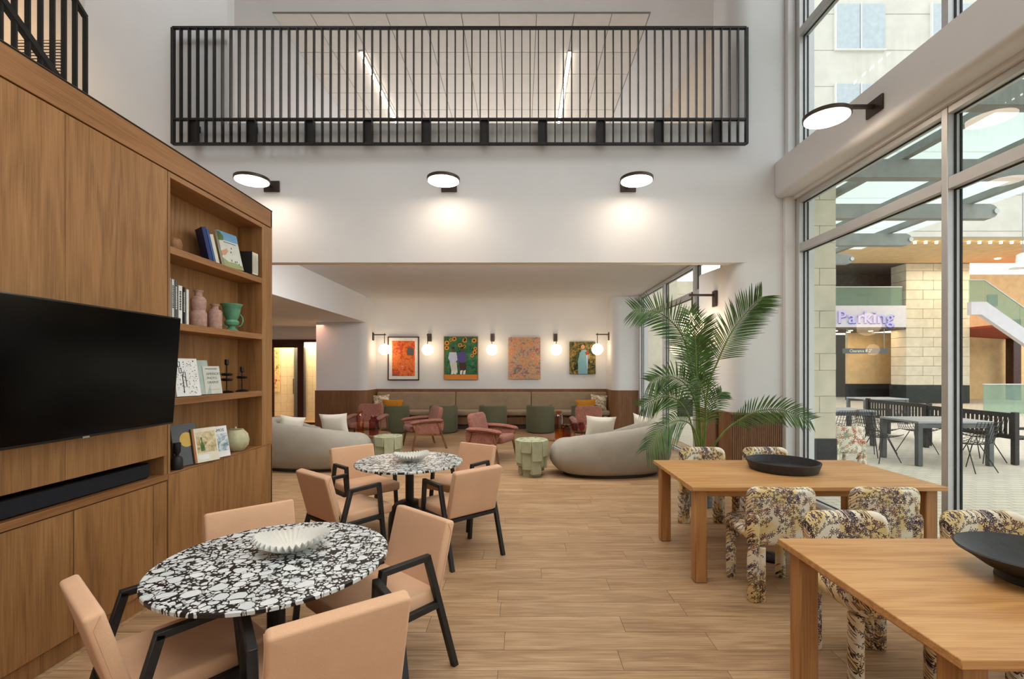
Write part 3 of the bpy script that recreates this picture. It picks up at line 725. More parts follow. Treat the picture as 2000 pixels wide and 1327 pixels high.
# ------------------------------------------------------------------ books and ornaments in the niche
def book(label, loc, w, h, t_, cov, tilt=0.0, rotz=R(90), group=None, spine_out=False):
    """origin at the bottom centre; cover faces local -Y (tilt leans the top back)"""
    o = thing('book', label, 'book', loc, (R(-tilt), 0, rotz), group)
    G().box(-w / 2, w / 2, -t_ / 2, -t_ / 2 + 0.003, 0, h, 0.0005).box(-w / 2, w / 2, t_ / 2 - 0.003, t_ / 2, 0, h, 0.0005).box(-w / 2, -w / 2 + 0.003, -t_ / 2, t_ / 2, 0, h, 0.0005).build('cover', cov, o, smooth=False)
    G().box(-w / 2 + 0.003, w / 2 - 0.004, -t_ / 2 + 0.003, t_ / 2 - 0.003, 0.004, h - 0.004).build('pages', 'paper', o, smooth=False)
    return o
def spine_book(label, y, z, w, h, t_, cov, lean=0.0, group=None, x=-2.66, txt=None, tm='ink', rz=0.0):
    """spine faces +X"""
    o = thing('book', label, 'book', (x, y, z), (R(lean), 0, rz), group)
    G().box(w / 2 - 0.003, w / 2, -t_ / 2, t_ / 2, 0, h, 0.0005).box(-w / 2, w / 2, -t_ / 2, -t_ / 2 + 0.003, 0, h, 0.0005).box(-w / 2, w / 2, t_ / 2 - 0.003, t_ / 2, 0, h, 0.0005).build('cover', cov, o, smooth=False)
    G().box(-w / 2 + 0.004, w / 2 - 0.003, -t_ / 2 + 0.003, t_ / 2 - 0.003, 0.004, h - 0.004).build('pages', 'paper', o, smooth=False)
    if txt:
        # unreadable small spine lettering: a column of short dashes
        g = G(); rq = random.Random(txt); zz = h * 0.86
        while zz > h * 0.35:
            q = rq.uniform(0.006, 0.012); g.box(w / 2 + 0.0002, w / 2 + 0.0010, -t_ * 0.2, t_ * 0.2, zz - q, zz); zz -= q + 0.004
        g.build('spine_print', tm, o, smooth=False, kind='stuff')
    return o
gr = 'books on the niche shelves'
# top shelf
z = 2.546
t = thing('wooden_knob_ornament', 'small round carved wooden ornament at the left end of the top shelf', 'ornament', (-2.66, 3.57, z))
G().lathe([(0.022, 0), (0.05, 0.02), (0.058, 0.055), (0.05, 0.09), (0.025, 0.108), (0.0, 0.11)], 20).build('body', 'cab_y', t)
G().tube([(0.058 * math.cos(a / 10 * PI), 0.0, 0.055 + 0.056 * math.sin(a / 10 * PI)) for a in range(0, 11)], 0.004, 6).build('ridge', 'cab_y', t)
spine_book('black-green backed blue book, leftmost of the leaning books on the top shelf', 3.965, z + 0.004, 0.15, 0.285, 0.030, 'navy', 12, gr, rz=R(-38))
spine_book('lighter blue book leaning on the top shelf', 4.01, z + 0.004, 0.15, 0.28, 0.016, 'blue', 12, gr, rz=R(-38))
spine_book('ivory spined book leaning on the top shelf', 4.055, z + 0.004, 0.14, 0.25, 0.028, 'ivory', 12, gr, rz=R(-38))
o = book('large book with a pale hill and blue sky cover leaning on the top shelf', (-2.60, 4.215, z + 0.006), 0.225, 0.335, 0.022, 'palegrey', 14, R(80), gr)
G().box(-0.112, 0.112, -0.0125, -0.0112, 0.255, 0.334).build('sky_print', 'skyb', o, smooth=False)
G().prism([(-0.112, 0.24), (-0.06, 0.25), (-0.05, 0.29), (-0.085, 0.325), (-0.112, 0.325)], -0.0132, -0.0112).build('tree_print', 'leaf', o, smooth=False)
G().prism([(-0.112, 0.0), (0.112, 0.0), (0.112, 0.035), (0.03, 0.055), (-0.05, 0.05), (-0.112, 0.08)], -0.0132, -0.0112).build('grass_print', 'grassy', o, smooth=False)
G().prism([(-0.11, 0.14), (-0.045, 0.175), (-0.03, 0.155), (-0.07, 0.11), (-0.11, 0.10)], -0.0135, -0.0112).build('rock_print', 'pinkc', o, smooth=False)
g = G()
for px, pz in ((0.0, 0.15), (-0.01, 0.07), (0.03, 0.065), (0.05, 0.07), (0.07, 0.05), (0.015, 0.19), (0.085, 0.03)): g.box(px - 0.003, px + 0.003, -0.0135, -0.0112, pz - 0.008, pz + 0.008)
g.build('figures_print', 'ink', o, smooth=False)
G().box(-0.06, 0.08, -0.0125, -0.0112, 0.234, 0.240).build('title_print', 'slate', o, smooth=False)
o = book('thick black box-like book standing at the right end of the top shelf', (-2.63, 4.47, z + 0.001), 0.17, 0.215, 0.11, 'black2', 0, R(0), gr)
g = G()
for q in range(6): g.box(0.086, 0.0875, -0.045 + q * 0.016, -0.038 + q * 0.016, 0.02, 0.19 - 0.01 * (q % 3))
g.build('spine_print', 'palegrey', o, smooth=False)
# second shelf
z = 1.991
sp = [(3.425, .33, .034, 'white', 'pale tall book, leftmost on the second shelf', None), (3.466, .325, .030, 'palegrey', 'pale grey book second from the left on the second shelf', 10),
      (3.498, .32, .028, 'slate', 'dark slate spined book with pale lettering on the second shelf', 10), (3.541, .29, .044, 'white', 'thick white book between the two dark spined books', 9),
      (3.581, .285, .024, 'black2', 'black spined book with white lettering on the second shelf', 12), (3.618, .275, .03, 'white', 'plain white book, rightmost of the upright books')]
for q in sp:
    spine_book(q[4], q[0] + 0.012, z, 0.17, q[1], q[2], q[3], 0, gr, x=-2.68, txt=(q[5] if len(q) > 5 else None), tm='white' if q[3] in ('slate', 'black2') else 'ink')
t = thing('tall_pink_vase', 'tall matte pink bottle vase with a grooved waist on the second shelf', 'vase', (-2.66, 3.845, z))
G().lathe([(0.056, 0), (0.061, 0.01), (0.061, 0.115), (0.052, 0.128), (0.050, 0.140), (0.055, 0.152), (0.056, 0.225), (0.045, 0.245), (0.028, 0.255), (0.027, 0.285), (0.036, 0.297), (0.036, 0.303), (0.026, 0.300), (0.022, 0.26)], 28, capt=False).build('body', 'ceramic_p', t)
t = thing('short_pink_vase', 'shorter matte pink bottle vase on the second shelf', 'vase', (-2.655, 4.045, z))
G().lathe([(0.052, 0), (0.055, 0.01), (0.055, 0.145), (0.045, 0.165), (0.029, 0.172), (0.026, 0.195), (0.036, 0.21), (0.036, 0.216), (0.024, 0.212), (0.02, 0.18)], 28, capt=False).build('body', 'ceramic_p', t)
t = thing('green_urn_vase', 'jade green glazed urn vase with two looped handles', 'vase', (-2.66, 4.29, z), R(35))
G().lathe([(0.055, 0), (0.055, 0.008), (0.034, 0.028), (0.03, 0.045), (0.055, 0.06), (0.062, 0.085), (0.048, 0.105), (0.05, 0.115), (0.062, 0.14), (0.07, 0.19), (0.075, 0.22), (0.092, 0.245), (0.092, 0.25), (0.083, 0.246), (0.066, 0.21), (0.05, 0.14)], 16, capt=False).build('body', 'ceramic_g', t)
for s in (-1, 1):
    G().tube([(s * 0.066, 0, 0.16), (s * 0.085, 0, 0.13), (s * 0.088, 0, 0.095), (s * 0.075, 0, 0.06), (s * 0.05, 0, 0.045)], 0.006, 8).build('handle', 'ceramic_g', t)
# third shelf
z = 1.431
o = book('white book with a black speckled map pattern leaning beside the television', (-2.57, 3.605, z + 0.004), 0.21, 0.295, 0.02, 'white', 10, R(78), gr)
g = G(); rr = random.Random(3)
for k in range(95):
    u, v = rr.uniform(-0.095, 0.095), rr.uniform(0.02, 0.28)
    a, c = rr.uniform(0.0015, 0.004), rr.uniform(0.0015, 0.003); g.box(u - a, u + a, -0.0115, -0.0102, v - c, v + c)
for (u, v) in ((-0.055, 0.25), (-0.05, 0.20), (-0.02, 0.17)): 
    for s in (-1, 1): g.box(u + s * 0.009 - 0.002, u + s * 0.009 + 0.002, -0.0118, -0.0102, v - 0.02, v + 0.02)
    for s in (-1, 1): g.box(u - 0.01, u + 0.01, -0.0118, -0.0102, v + s * 0.018 - 0.002, v + s * 0.018 + 0.002)
g.box(-0.040, -0.034, -0.0118, -0.0102, 0.03, 0.17); g.box(-0.013, -0.008, -0.0118, -0.0102, 0.07, 0.15)
g.build('map_print', 'ink', o, smooth=False, kind='stuff')
book('pale sage green book leaning in the middle of the third shelf', (-2.615, 3.80, z + 0.004), 0.20, 0.285, 0.024, 'sage', 10, R(78), gr)
o = book('smaller ivory book titled in grey capitals leaning in front of the green book', (-2.59, 3.925, z + 0.004), 0.175, 0.235, 0.022, 'palegrey', 9, R(80), gr)
for k, tx in enumerate(('AMERICA’S', 'PHOTO', 'GRAPHY')): text(tx, 0.030, 'inkgrey', o, (-0.055, -0.0115, 0.16 - 0.036 * k))
G().box(-0.06, 0.06, -0.0118, -0.0112, 0.208, 0.216).build('title_print', 'inkgrey', o, smooth=False); G().box(-0.05, 0.06, -0.0118, -0.0112, 0.035, 0.037).build('rule', 'inkgrey', o, smooth=False)
def candle(y, h, discs, label):
    t = thing('candle_holder', label, 'candle holder', (-2.65, y, z))
    G().lathe([(0.055, 0), (0.056, 0.006), (0.04, 0.016), (0.008, 0.022)], 28).build('foot', 'iron', t)
    G().cyl((0, 0, 0.015), (0, 0, h - 0.04), 0.006, 10).build('stem', 'iron', t)
    for d in discs: G().lathe([(0.0, -0.014), (0.038, -0.012), (0.05, 0.0), (0.038, 0.012), (0, 0.014)], 28, (0, 0, d)).build('disc', 'iron', t)
    G().lathe([(0.008, h - 0.055), (0.018, h - 0.045), (0.018, h), (0.012, h), (0.010, h - 0.03)], 16, capt=False).build('cup', 'iron', t)
candle(4.20, 0.30, (0.118, 0.165), 'taller black metal candle holder with two discs on the third shelf')
candle(4.43, 0.235, (0.135,), 'shorter black metal candle holder with one disc on the third shelf')
# worktop
z = 0.886
t = thing('black_bottle_holder', 'black turned wooden candle holder at the left end of the niche worktop', 'candle holder', (-2.60, 3.525, z))
G().lathe([(0.036, 0), (0.038, 0.004), (0.038, 0.075), (0.03, 0.095), (0.012, 0.105), (0.014, 0.115), (0.024, 0.13), (0.026, 0.20), (0.02, 0.20), (0.018, 0.17)], 24, capt=False).build('body', 'blackwood', t)
o = book('dark slate book with a yellow circle on its cover leaning on the worktop', (-2.615, 3.66, z + 0.004), 0.21, 0.325, 0.022, 'slate', 11, R(76), gr)
G().prism([(0.012 + 0.058 * math.cos(k * PI / 16), 0.20 + 0.058 * math.sin(k * PI / 16)) for k in range(32)], -0.0122, -0.0112).build('circle_print', 'yellow', o, smooth=False)
o = book('brown backed book with a pale still life photograph leaning on the worktop', (-2.565, 3.80, z + 0.004), 0.215, 0.275, 0.03, 'brown', 11, R(72), gr)
G().box(-0.10, -0.082, -0.0162, -0.0152, 0.0, 0.275).build('band_print', 'kraft', o, smooth=False)
G().box(-0.082, 0.107, -0.0162, -0.0152, 0.0, 0.275).build('cover_print', 'ivory', o, smooth=False)
G().box(-0.07, 0.095, -0.0168, -0.016, 0.075, 0.245).build('photo_print', 'art_photo', o, smooth=False)
G().prism([(-0.04, 0.09), (-0.005, 0.09), (-0.01, 0.14), (-0.022, 0.17), (-0.02, 0.20), (-0.035, 0.20), (-0.03, 0.165), (-0.042, 0.14)], -0.0174, -0.0165).build('bottle_print', 'leaf', o, smooth=False)
G().box(-0.07, 0.02, -0.0168, -0.016, 0.02, 0.06).build('title_panel', 'white', o, smooth=False)
o = book('white magazine with a street photograph leaning right of the brown book', (-2.565, 3.985, z + 0.004), 0.19, 0.265, 0.012, 'white', 11, R(76), gr)
G().box(-0.085, 0.09, -0.0072, -0.0062, 0.05, 0.20).build('photo_print', 'art_city', o, smooth=False)
text('LAMOS', 0.036, 'slate', o, (-0.05, -0.0068, 0.218))
t = thing('cream_lidded_pot', 'round cream stoneware pot with a notched collar at the right of the worktop', 'pot', (-2.65, 4.33, z))
G().lathe([(0.062, 0), (0.07, 0.004), (0.105, 0.05), (0.113, 0.10), (0.10, 0.155), (0.072, 0.188), (0.065, 0.196), (0.055, 0.19), (0.05, 0.17)], 36, capt=False).build('body', 'ceramic_c', t)
G().prism([(-0.06, 0.185), (0.062, 0.185), (0.068, 0.205), (-0.05, 0.207)], -0.012, 0.012).build('collar', 'ceramic_c', t)
G().lathe([(0.008, 0.19), (0.010, 0.212), (0.006, 0.222), (0, 0.224)], 12).build('knob', 'ceramic_c', t)

# ------------------------------------------------------------------ terrazzo tables and peach chairs
def terrazzo_table(loc, label):
    t = thing('terrazzo_table', label, 'table', loc)
    G().lathe([(0.500, 0.728), (0.512, 0.732), (0.512, 0.746), (0.508, 0.75)], 96).build('tabletop', 'terrazzo', t, ang=30)
    G().cyl((0, 0, 0.30), (0, 0, 0.728), 0.040, 24).build('column', 'black', t)
    G().lathe([(0.20, 0.0), (0.20, 0.20), (0.185, 0.29), (0.14, 0.345), (0.08, 0.37), (0.04, 0.375)], 40).build('base', 'black', t)
    return t
terrazzo_table((-1.165, 2.22, 0), 'near round terrazzo table with black and white chips')
terrazzo_table((-1.08, 4.53, 0), 'farther round terrazzo table with black and white chips')
def ruffle(loc, rz, label):
    t = thing('ruffled_bowl', label, 'bowl', loc, rz, None)
    bm = bmesh.new(); NT_, NR = 216, 10; N = 36
    def surf(k, j, off):
        a = 2 * PI * k / NT_; u = j / NR
        ru = 0.5 + 0.5 * math.cos(N * a)
        r = 0.03 + 0.112 * u + 0.016 * u * ru
        zz = 0.004 + 0.058 * u ** 1.7 + 0.016 * u * (1 - ru) + off * 0.006 + 0.012 * u * u * math.cos(2 * a)
        return (r * 1.12 * math.cos(a), r * 0.92 * math.sin(a), zz)
    top = [[bm.verts.new(surf(k, j, 1)) for k in range(NT_)] for j in range(NR + 1)]
    bot = [[bm.verts.new(surf(k, j, 0)) for k in range(NT_)] for j in range(NR + 1)]
    for j in range(NR):
        for k in range(NT_):
            k2 = (k + 1) % NT_
            bm.faces.new((top[j][k], top[j][k2], top[j + 1][k2], top[j + 1][k])); bm.faces.new((bot[j][k2], bot[j][k], bot[j + 1][k], bot[j + 1][k2]))
    for k in range(NT_): bm.faces.new((top[NR][k], top[NR][(k + 1) % NT_], bot[NR][(k + 1) % NT_], bot[NR][k]))
    bm.faces.new(top[0]); bm.faces.new(bot[0][::-1])
    g = G(); g.bm.free(); g.bm = bm; g.build('body', 'ceramic_w', t, ang=60)
    G().lathe([(0.034, 0.0), (0.034, 0.006)], 24).build('foot', 'ceramic_w', t)
ruffle((-1.13, 2.30, 0.7505), R(15), 'white ruffled ceramic bowl on the near terrazzo table')
ruffle((-1.06, 4.52, 0.7505), R(20), 'white ruffled ceramic bowl on the farther terrazzo table')

def peach_chair(loc, rz, label):
    t = thing('peach_armchair', label, 'chair', loc, rz, 'peach dining chairs round the terrazzo tables')
    # back: leans from the seat rear (y .11,z .43) to the top (y 0,z .79)
    m = Matrix.Translation((0, 0.060, 0.600)) @ Matrix.Rotation(R(15), 4, 'X')
    G().slab(0.485, 0.41, 0.062, 0.018, 0.014, 0, m, 3).build('backrest', 'peach', t)
    for s in (-1, 1):
        a = m @ Vector((s * 0.2435, -0.012, -0.19)); b_ = m @ Vector((s * 0.2435, -0.012, 0.15)); c_ = m @ Vector((s * 0.2435, 0.018, 0.19))
        G().tube([a, b_, c_], 0.0022, 5).build('piping', 'peach', t)
    m2 = Matrix.Translation((0, 0.355, 0.425)) @ Matrix.Rotation(R(90), 4, 'X')
    G().slab(0.50, 0.50, 0.085, 0.02, 0.02, 0, m2, 3, 0.008).build('seat', 'peach', t)
    s_ = 0.034
    for s in (-1, 1):
        x = s * 0.262
        G().bar((x, 0.19, 0.655), (x, 0.0, 0.0), s_, s_, (0, 1, 0), 0.003, 0.006).build('leg', 'blackwood', t)
        G().bar((x, 0.455, 0.655), (x, 0.52, 0.0), s_, s_, (0, 1, 0), 0.003, 0.006).build('leg', 'blackwood', t)
        G().bar((x, 0.175, 0.655), (x, 0.47, 0.660), s_, 0.030, (0, 0, 1), 0.003).build('armrest', 'blackwood', t)
        G().bar((x, 0.12, 0.385), (x, 0.49, 0.385), 0.03, 0.036, (0, 0, 1), 0.003).build('side_rail', 'blackwood', t)
    G().bar((-0.262, 0.105, 0.37), (0.262, 0.105, 0.37), 0.028, 0.03, (0, 0, 1), 0.003).build('rear_rail', 'blackwood', t)
    G().bar((-0.262, 0.47, 0.365), (0.262, 0.47, 0.365), 0.028, 0.03, (0, 0, 1), 0.003).build('front_rail', 'blackwood', t)
    G().box(0.235, 0.249, 0.10, 0.103, 0.44, 0.47).build('tag', 'blackwood', t, smooth=False)
    return t
def place(p0, p1, label, first=[None]):
    # p0,p1 = plan ends of the back top; facing = perpendicular towards the table
    (x0, y0), (x1, y1), (tx, ty) = p0, p1, label[1]
    mx, my = (x0 + x1) / 2, (y0 + y1) / 2; dx, dy = x1 - x0, y1 - y0
    nx, ny = -dy, dx
    if nx * (tx - mx) + ny * (ty - my) < 0: nx, ny = -nx, -ny
    rz = math.atan2(ny, nx) - PI / 2
    if first[0] is None: first[0] = peach_chair((mx, my, 0), rz, label[0]); return
    dup(first[0], (mx, my, 0), rz, label[0])
T1, T2 = (-1.165, 2.22), (-1.08, 4.53)
place((-0.814, 1.49), (-0.421, 1.767), ('peach upholstered armchair nearest the camera, back turned, at the near terrazzo table', T1))
place((-1.856, 1.90), (-1.484, 1.604), ('peach upholstered armchair at the left of the near terrazzo table beside the cabinet', T1))
place((-1.854, 2.73), (-1.496, 3.045), ('peach upholstered armchair behind the near terrazzo table facing the camera', T1))
place((-0.744, 2.92), (-0.387, 2.61), ('peach upholstered armchair at the right of the near terrazzo table', T1))
place((-2.03, 4.953), (-1.69, 5.29), ('peach upholstered armchair at the back left of the farther terrazzo table', T2))
place((-1.90, 3.95), (-1.50, 3.63), ('peach upholstered armchair at the front left of the farther terrazzo table', T2))
place((-0.53, 3.80), (-0.18, 4.10), ('peach upholstered armchair at the front right of the farther terrazzo table', T2))
place((-0.676, 5.40), (-0.277, 5.15), ('peach upholstered armchair at the back right of the farther terrazzo table', T2))

# ------------------------------------------------------------------ oak tables and toile chairs
def oak_table(x0, x1, y0, y1, label):
    t = thing('oak_table', label, 'table', ((x0 + x1) / 2, (y0 + y1) / 2, 0))
    a, b_ = (x1 - x0) / 2, (y1 - y0) / 2
    G().box(-a, a, -b_, b_, 0.718, 0.75, 0.003).build('tabletop', 'oak', t)
    for sx in (-1, 1):
        for sy in (-1, 1):
            cx, cy = sx * (a - 0.085), sy * (b_ - 0.09)
            G().box(cx - 0.047, cx + 0.047, cy - 0.047, cy + 0.047, 0, 0.716, 0.007).build('leg', 'oak_z', t)
    for sy in (-1, 1): G().box(-a + 0.14, a - 0.14, sy * (b_ - 0.10) - 0.011, sy * (b_ - 0.10) + 0.011, 0.655, 0.717, 0.002).build('apron', 'oak', t)
    for sx in (-1, 1): G().box(sx * (a - 0.10) - 0.011, sx * (a - 0.10) + 0.011, -b_ + 0.14, b_ - 0.14, 0.655, 0.717, 0.002).build('apron', 'oak', t)
    return t
oak_table(1.30, 3.24, 3.53, 4.575, 'farther honey oak dining table by the windows')
oak_table(1.36, 3.30, 1.437, 2.467, 'near honey oak dining table in the right foreground')

def toile_chair(loc, rz, label, mat='toile', group='toile print chairs round the oak tables'):
    t = thing('toile_chair', label, 'chair', loc, rz, group)
    m = Matrix.Translation((0, 0.03, 0.60)) @ Matrix.Rotation(R(4), 4, 'X')
    G().slab(0.485, 0.415, 0.085, 0.075, 0.038, 0.75, m, 6, 0.0, 4).build('backrest', mat, t)
    m2 = Matrix.Translation((0, 0.285, 0.452)) @ Matrix.Rotation(R(90), 4, 'X')
    G().slab(0.48, 0.47, 0.095, 0.12, 0.045, 0, m2, 6, 0.006, 4).build('seat', mat, t)
    for s in (-1, 1):
        x = s * 0.195
        G().lathe([(0.030, 0), (0.036, 0.008), (0.037, 0.40)], 20, (x, 0.42, 0)).build('leg', mat, t)
        g = G().lathe([(0.036, 0), (0.042, 0.008), (0.042, 0.58), (0.035, 0.61), (0.02, 0.62)], 20, (x + s * 0.012, 0.04, 0)).lathe([(0.026, 0), (0.032, 0.008), (0.032, 0.38)], 20, (x - s * 0.038, 0.035, 0))
        g.build('leg', mat, t)
    return t
c0 = toile_chair((1.86, 3.27, 0), 0, 'yellow toile print chair nearest side of the farther oak table, left one')
dup(c0, (2.60, 3.27, 0), 0, 'yellow toile print chair nearest side of the farther oak table, right one')
dup(c0, (1.93, 5.02, 0), PI, 'yellow toile print chair behind the farther oak table in front of the palm')
dup(c0, (2.60, 5.02, 0), PI, 'yellow toile print chair behind the farther oak table in front of the slatted wainscot')
dup(c0, (1.90, 2.79, 0), PI, 'yellow toile print chair behind the near oak table, left one')
dup(c0, (2.71, 2.79, 0), PI, 'yellow toile print chair behind the near oak table, by the window frame')
t = thing('round_black_bowl', 'shallow round black wooden tray bowl on the farther oak table', 'bowl', (2.33, 4.14, 0.7505))
G().lathe([(0.255, 0), (0.27, 0.004), (0.295, 0.075), (0.295, 0.083), (0.282, 0.083), (0.262, 0.02), (0.0, 0.018)], 56).build('body', 'bowl', t)
t = thing('footed_black_bowl', 'wide conical black bowl on a foot on the near oak table', 'bowl', (2.17, 1.97, 0.7505))
G().lathe([(0.118, 0), (0.122, 0.004), (0.116, 0.03), (0.16, 0.052), (0.21, 0.088), (0.25, 0.112), (0.256, 0.120), (0.248, 0.124), (0.19, 0.092), (0.12, 0.06), (0, 0.048)], 64).build('body', 'bowl', t)
t = thing('floor_outlet', 'round black floor power outlet with a cord under the farther oak table', 'power outlet', (2.17, 4.05, 0.0))
G().lathe([(0.12, 0), (0.12, 0.012), (0.10, 0.022), (0, 0.022)], 28).build('cover', 'black', t)
G().tube([(0.02, 0, 0.022), (-0.02, -0.05, 0.06), (-0.12, -0.06, 0.09), (-0.16, 0.0, 0.05), (-0.18, 0.03, 0.006)], 0.005, 8).build('cord', 'black', t)

# ------------------------------------------------------------------ lounge
t = thing('banquette', 'long oatmeal banquette bench along the far wall under the paintings', 'banquette', (0, 0, 0))
for x0, x1 in ((-4.02, -1.825), (-1.815, 0.285), (0.295, 2.40)):
    m = Matrix.Translation(((x0 + x1) / 2, 13.06, 0.74)) @ Matrix.Rotation(R(-6), 4, 'X')
    G().slab(x1 - x0, 0.50, 0.14, 0.04, 0.035, 0, m, 4).build('back_cushion', 'bench_fab', t)
    m = Matrix.Translation(((x0 + x1) / 2, 12.76, 0.445)) @ Matrix.Rotation(R(90), 4, 'X')
    G().slab(x1 - x0, 0.56, 0.13, 0.04, 0.04, 0, m, 4).build('seat_cushion', 'bench_fab', t)
g = G().box(-4.02, 2.40, 12.62, 13.1, 0.13, 0.38); g.build('base', 'wains', t, smooth=False)
G().box(-4.02, 2.40, 12.68, 13.1, 0, 0.13).build('plinth', 'plinth', t, smooth=False)
for x in (-1.86, 0.24): G().box(x - 0.05, x + 0.05, 12.60, 12.62, 0.20, 0.28, 0.003).build('outlet', 'black', t)
def cushion(loc, rot, wd, h, mat, label):
    t = G().pillow(wd, h, 0.14).build('cushion', mat, None, loc, rot, ang=60); tag(t, label, 'cushion'); return t
cushion((-3.83, 12.80, 0.72), (R(-14), R(-4), R(8)), 0.46, 0.42, 'sprig', 'sprigged ivory cushion at the left end of the banquette')
cushion((-3.50, 12.70, 0.655), (R(-16), R(2), 0), 0.58, 0.30, 'mustard', 'mustard velvet cushion at the left end of the banquette')
cushion((1.78, 12.70, 0.655), (R(-16), R(-2), 0), 0.56, 0.30, 'mustard', 'mustard velvet cushion at the right end of the banquette')
cushion((2.14, 12.80, 0.72), (R(-14), R(4), R(-8)), 0.46, 0.42, 'sprig', 'sprigged ivory cushion at the right end of the banquette')

def tub(loc, rz, label):
    t = thing('green_tub_chair', label, 'chair', loc, rz, 'green tub chairs facing the banquette')
    ro, ri = 0.365, 0.30
    def wall_(a0, a1):
        g = G(); n = 36; bm = g.bm; rows = []
        prof = [(ro - 0.02, 0.02), (ro, 0.05), (ro, 0.66), (ro - 0.015, 0.69), ((ro + ri) / 2, 0.70), (ri + 0.01, 0.69), (ri, 0.66), (ri, 0.25)]
        for (r, z_) in prof: rows.append([bm.verts.new((r * math.cos(R(a0 + (a1 - a0) * k / n)), r * math.sin(R(a0 + (a1 - a0) * k / n)), z_)) for k in range(n + 1)])
        for A, B in zip(rows, rows[1:]):
            for k in range(n): bm.faces.new((A[k], A[k + 1], B[k + 1], B[k]))
        bm.faces.new([r_[0] for r_ in rows]); bm.faces.new([r_[-1] for r_ in rows][::-1])
        return g
    wall_(150, 390).build('backrest', 'green_fab', t)
    G().lathe([(0.34, 0.02), (0.345, 0.05), (0.345, 0.22)], 36).build('base', 'green_fab', t)
    G().lathe([(0.29, 0.22), (0.298, 0.25), (0.298, 0.40), (0.28, 0.43), (0, 0.44)], 36).build('seat', 'green_fab', t)
    G().lathe([(0.32, 0.0), (0.32, 0.025)], 36).build('plinth', 'plinth', t)
    return t
gl = ['leftmost green tub chair in front of the mustard cushion', 'second green tub chair from the left facing the banquette', 'middle green tub chair facing the banquette', 'fourth green tub chair from the left facing the banquette', 'rightmost green tub chair facing the banquette']
t0 = tub((-3.26, 12.08, 0), 0, gl[0])
for x, l in zip((-2.0, -0.72, 0.505, 1.675), gl[1:]): dup(t0, (x, 12.08, 0), R(random.uniform(-12, 12)), l)

def lounge_chair(loc, rz, label):
    """faces local +Y"""
    t = thing('pink_lounge_chair', label, 'armchair', loc, rz, 'dusty pink lounge chairs')
    m = Matrix.Translation((0, -0.27, 0.57)) @ Matrix.Rotation(R(14), 4, 'X')
    G().slab(0.54, 0.44, 0.10, 0.09, 0.04, 0.35, m, 5, 0.01).build('backrest', 'pink_fab', t)
    m = Matrix.Translation((0, 0.03, 0.365)) @ Matrix.Rotation(R(90 + 5), 4, 'X')
    G().slab(0.54, 0.60, 0.12, 0.07, 0.045, 0, m, 5, 0.015).build('seat', 'pink_fab', t)
    for s in (-1, 1):
        x = s * 0.335
        g = G(); n = 14; bm = g.bm; rings = []
        for k in range(n + 1):
            u = k / n; y_ = -0.30 + 0.64 * u; z_ = 0.545 + 0.02 * math.sin(u * PI) - 0.03 * u
            wd = 0.062 * (0.55 + 0.45 * math.sin(PI * min(1, 0.18 + u * 0.82)) ** 0.5) if k not in (0, n) else 0.02; th = 0.034 if k not in (0, n) else 0.012
            rings.append([bm.verts.new((x + wd * math.cos(2 * PI * q / 12), y_, z_ + th * math.sin(2 * PI * q / 12))) for q in range(12)])
        for A, B in zip(rings, rings[1:]):
            for q in range(12): bm.faces.new((A[q], A[(q + 1) % 12], B[(q + 1) % 12], B[q]))
        bm.faces.new(rings[0]); bm.faces.new(rings[-1])
        g.build('armrest', 'pink_fab', t)
        G().prism([(-0.32, 0.52), (0.30, 0.50), (0.24, 0.34), (-0.20, 0.27), (-0.30, 0.36)], x - s * 0.01 - 0.018, x - s * 0.01 + 0.018, 'x').build('side_panel', 'pink_fab', t)
        G().bar((x + s * 0.012, 0.20, 0.50), (x + s * 0.035, 0.30, 0.0), 0.026, 0.034, (0, 1, 0), 0.004).build('leg', 'pinkwood', t)
        G().bar((x + s * 0.012, -0.20, 0.50), (x + s * 0.035, -0.36, 0.0), 0.026, 0.034, (0, 1, 0), 0.004).build('leg', 'pinkwood', t)
        G().bar((x + s * 0.018, -0.27, 0.27), (x + s * 0.018, 0.25, 0.31), 0.02, 0.03, (0, 0, 1), 0.003).build('rail', 'pinkwood', t)
    return t
l0 = lounge_chair((-0.52, 8.35, 0), R(-112), 'dusty pink lounge chair facing right beside the sage side table'); l0.scale = (1.07, 1.07, 1.07)
dup(l0, (-2.05, 9.75, 0), R(118), 'dusty pink lounge chair facing left in front of the second green tub chair')
dup(l0, (-3.42, 10.35, 0), R(180), 'dusty pink lounge chair at the far left facing the camera')
dup(l0, (1.46, 9.75, 0), R(180), 'dusty pink lounge chair behind the right sofa')

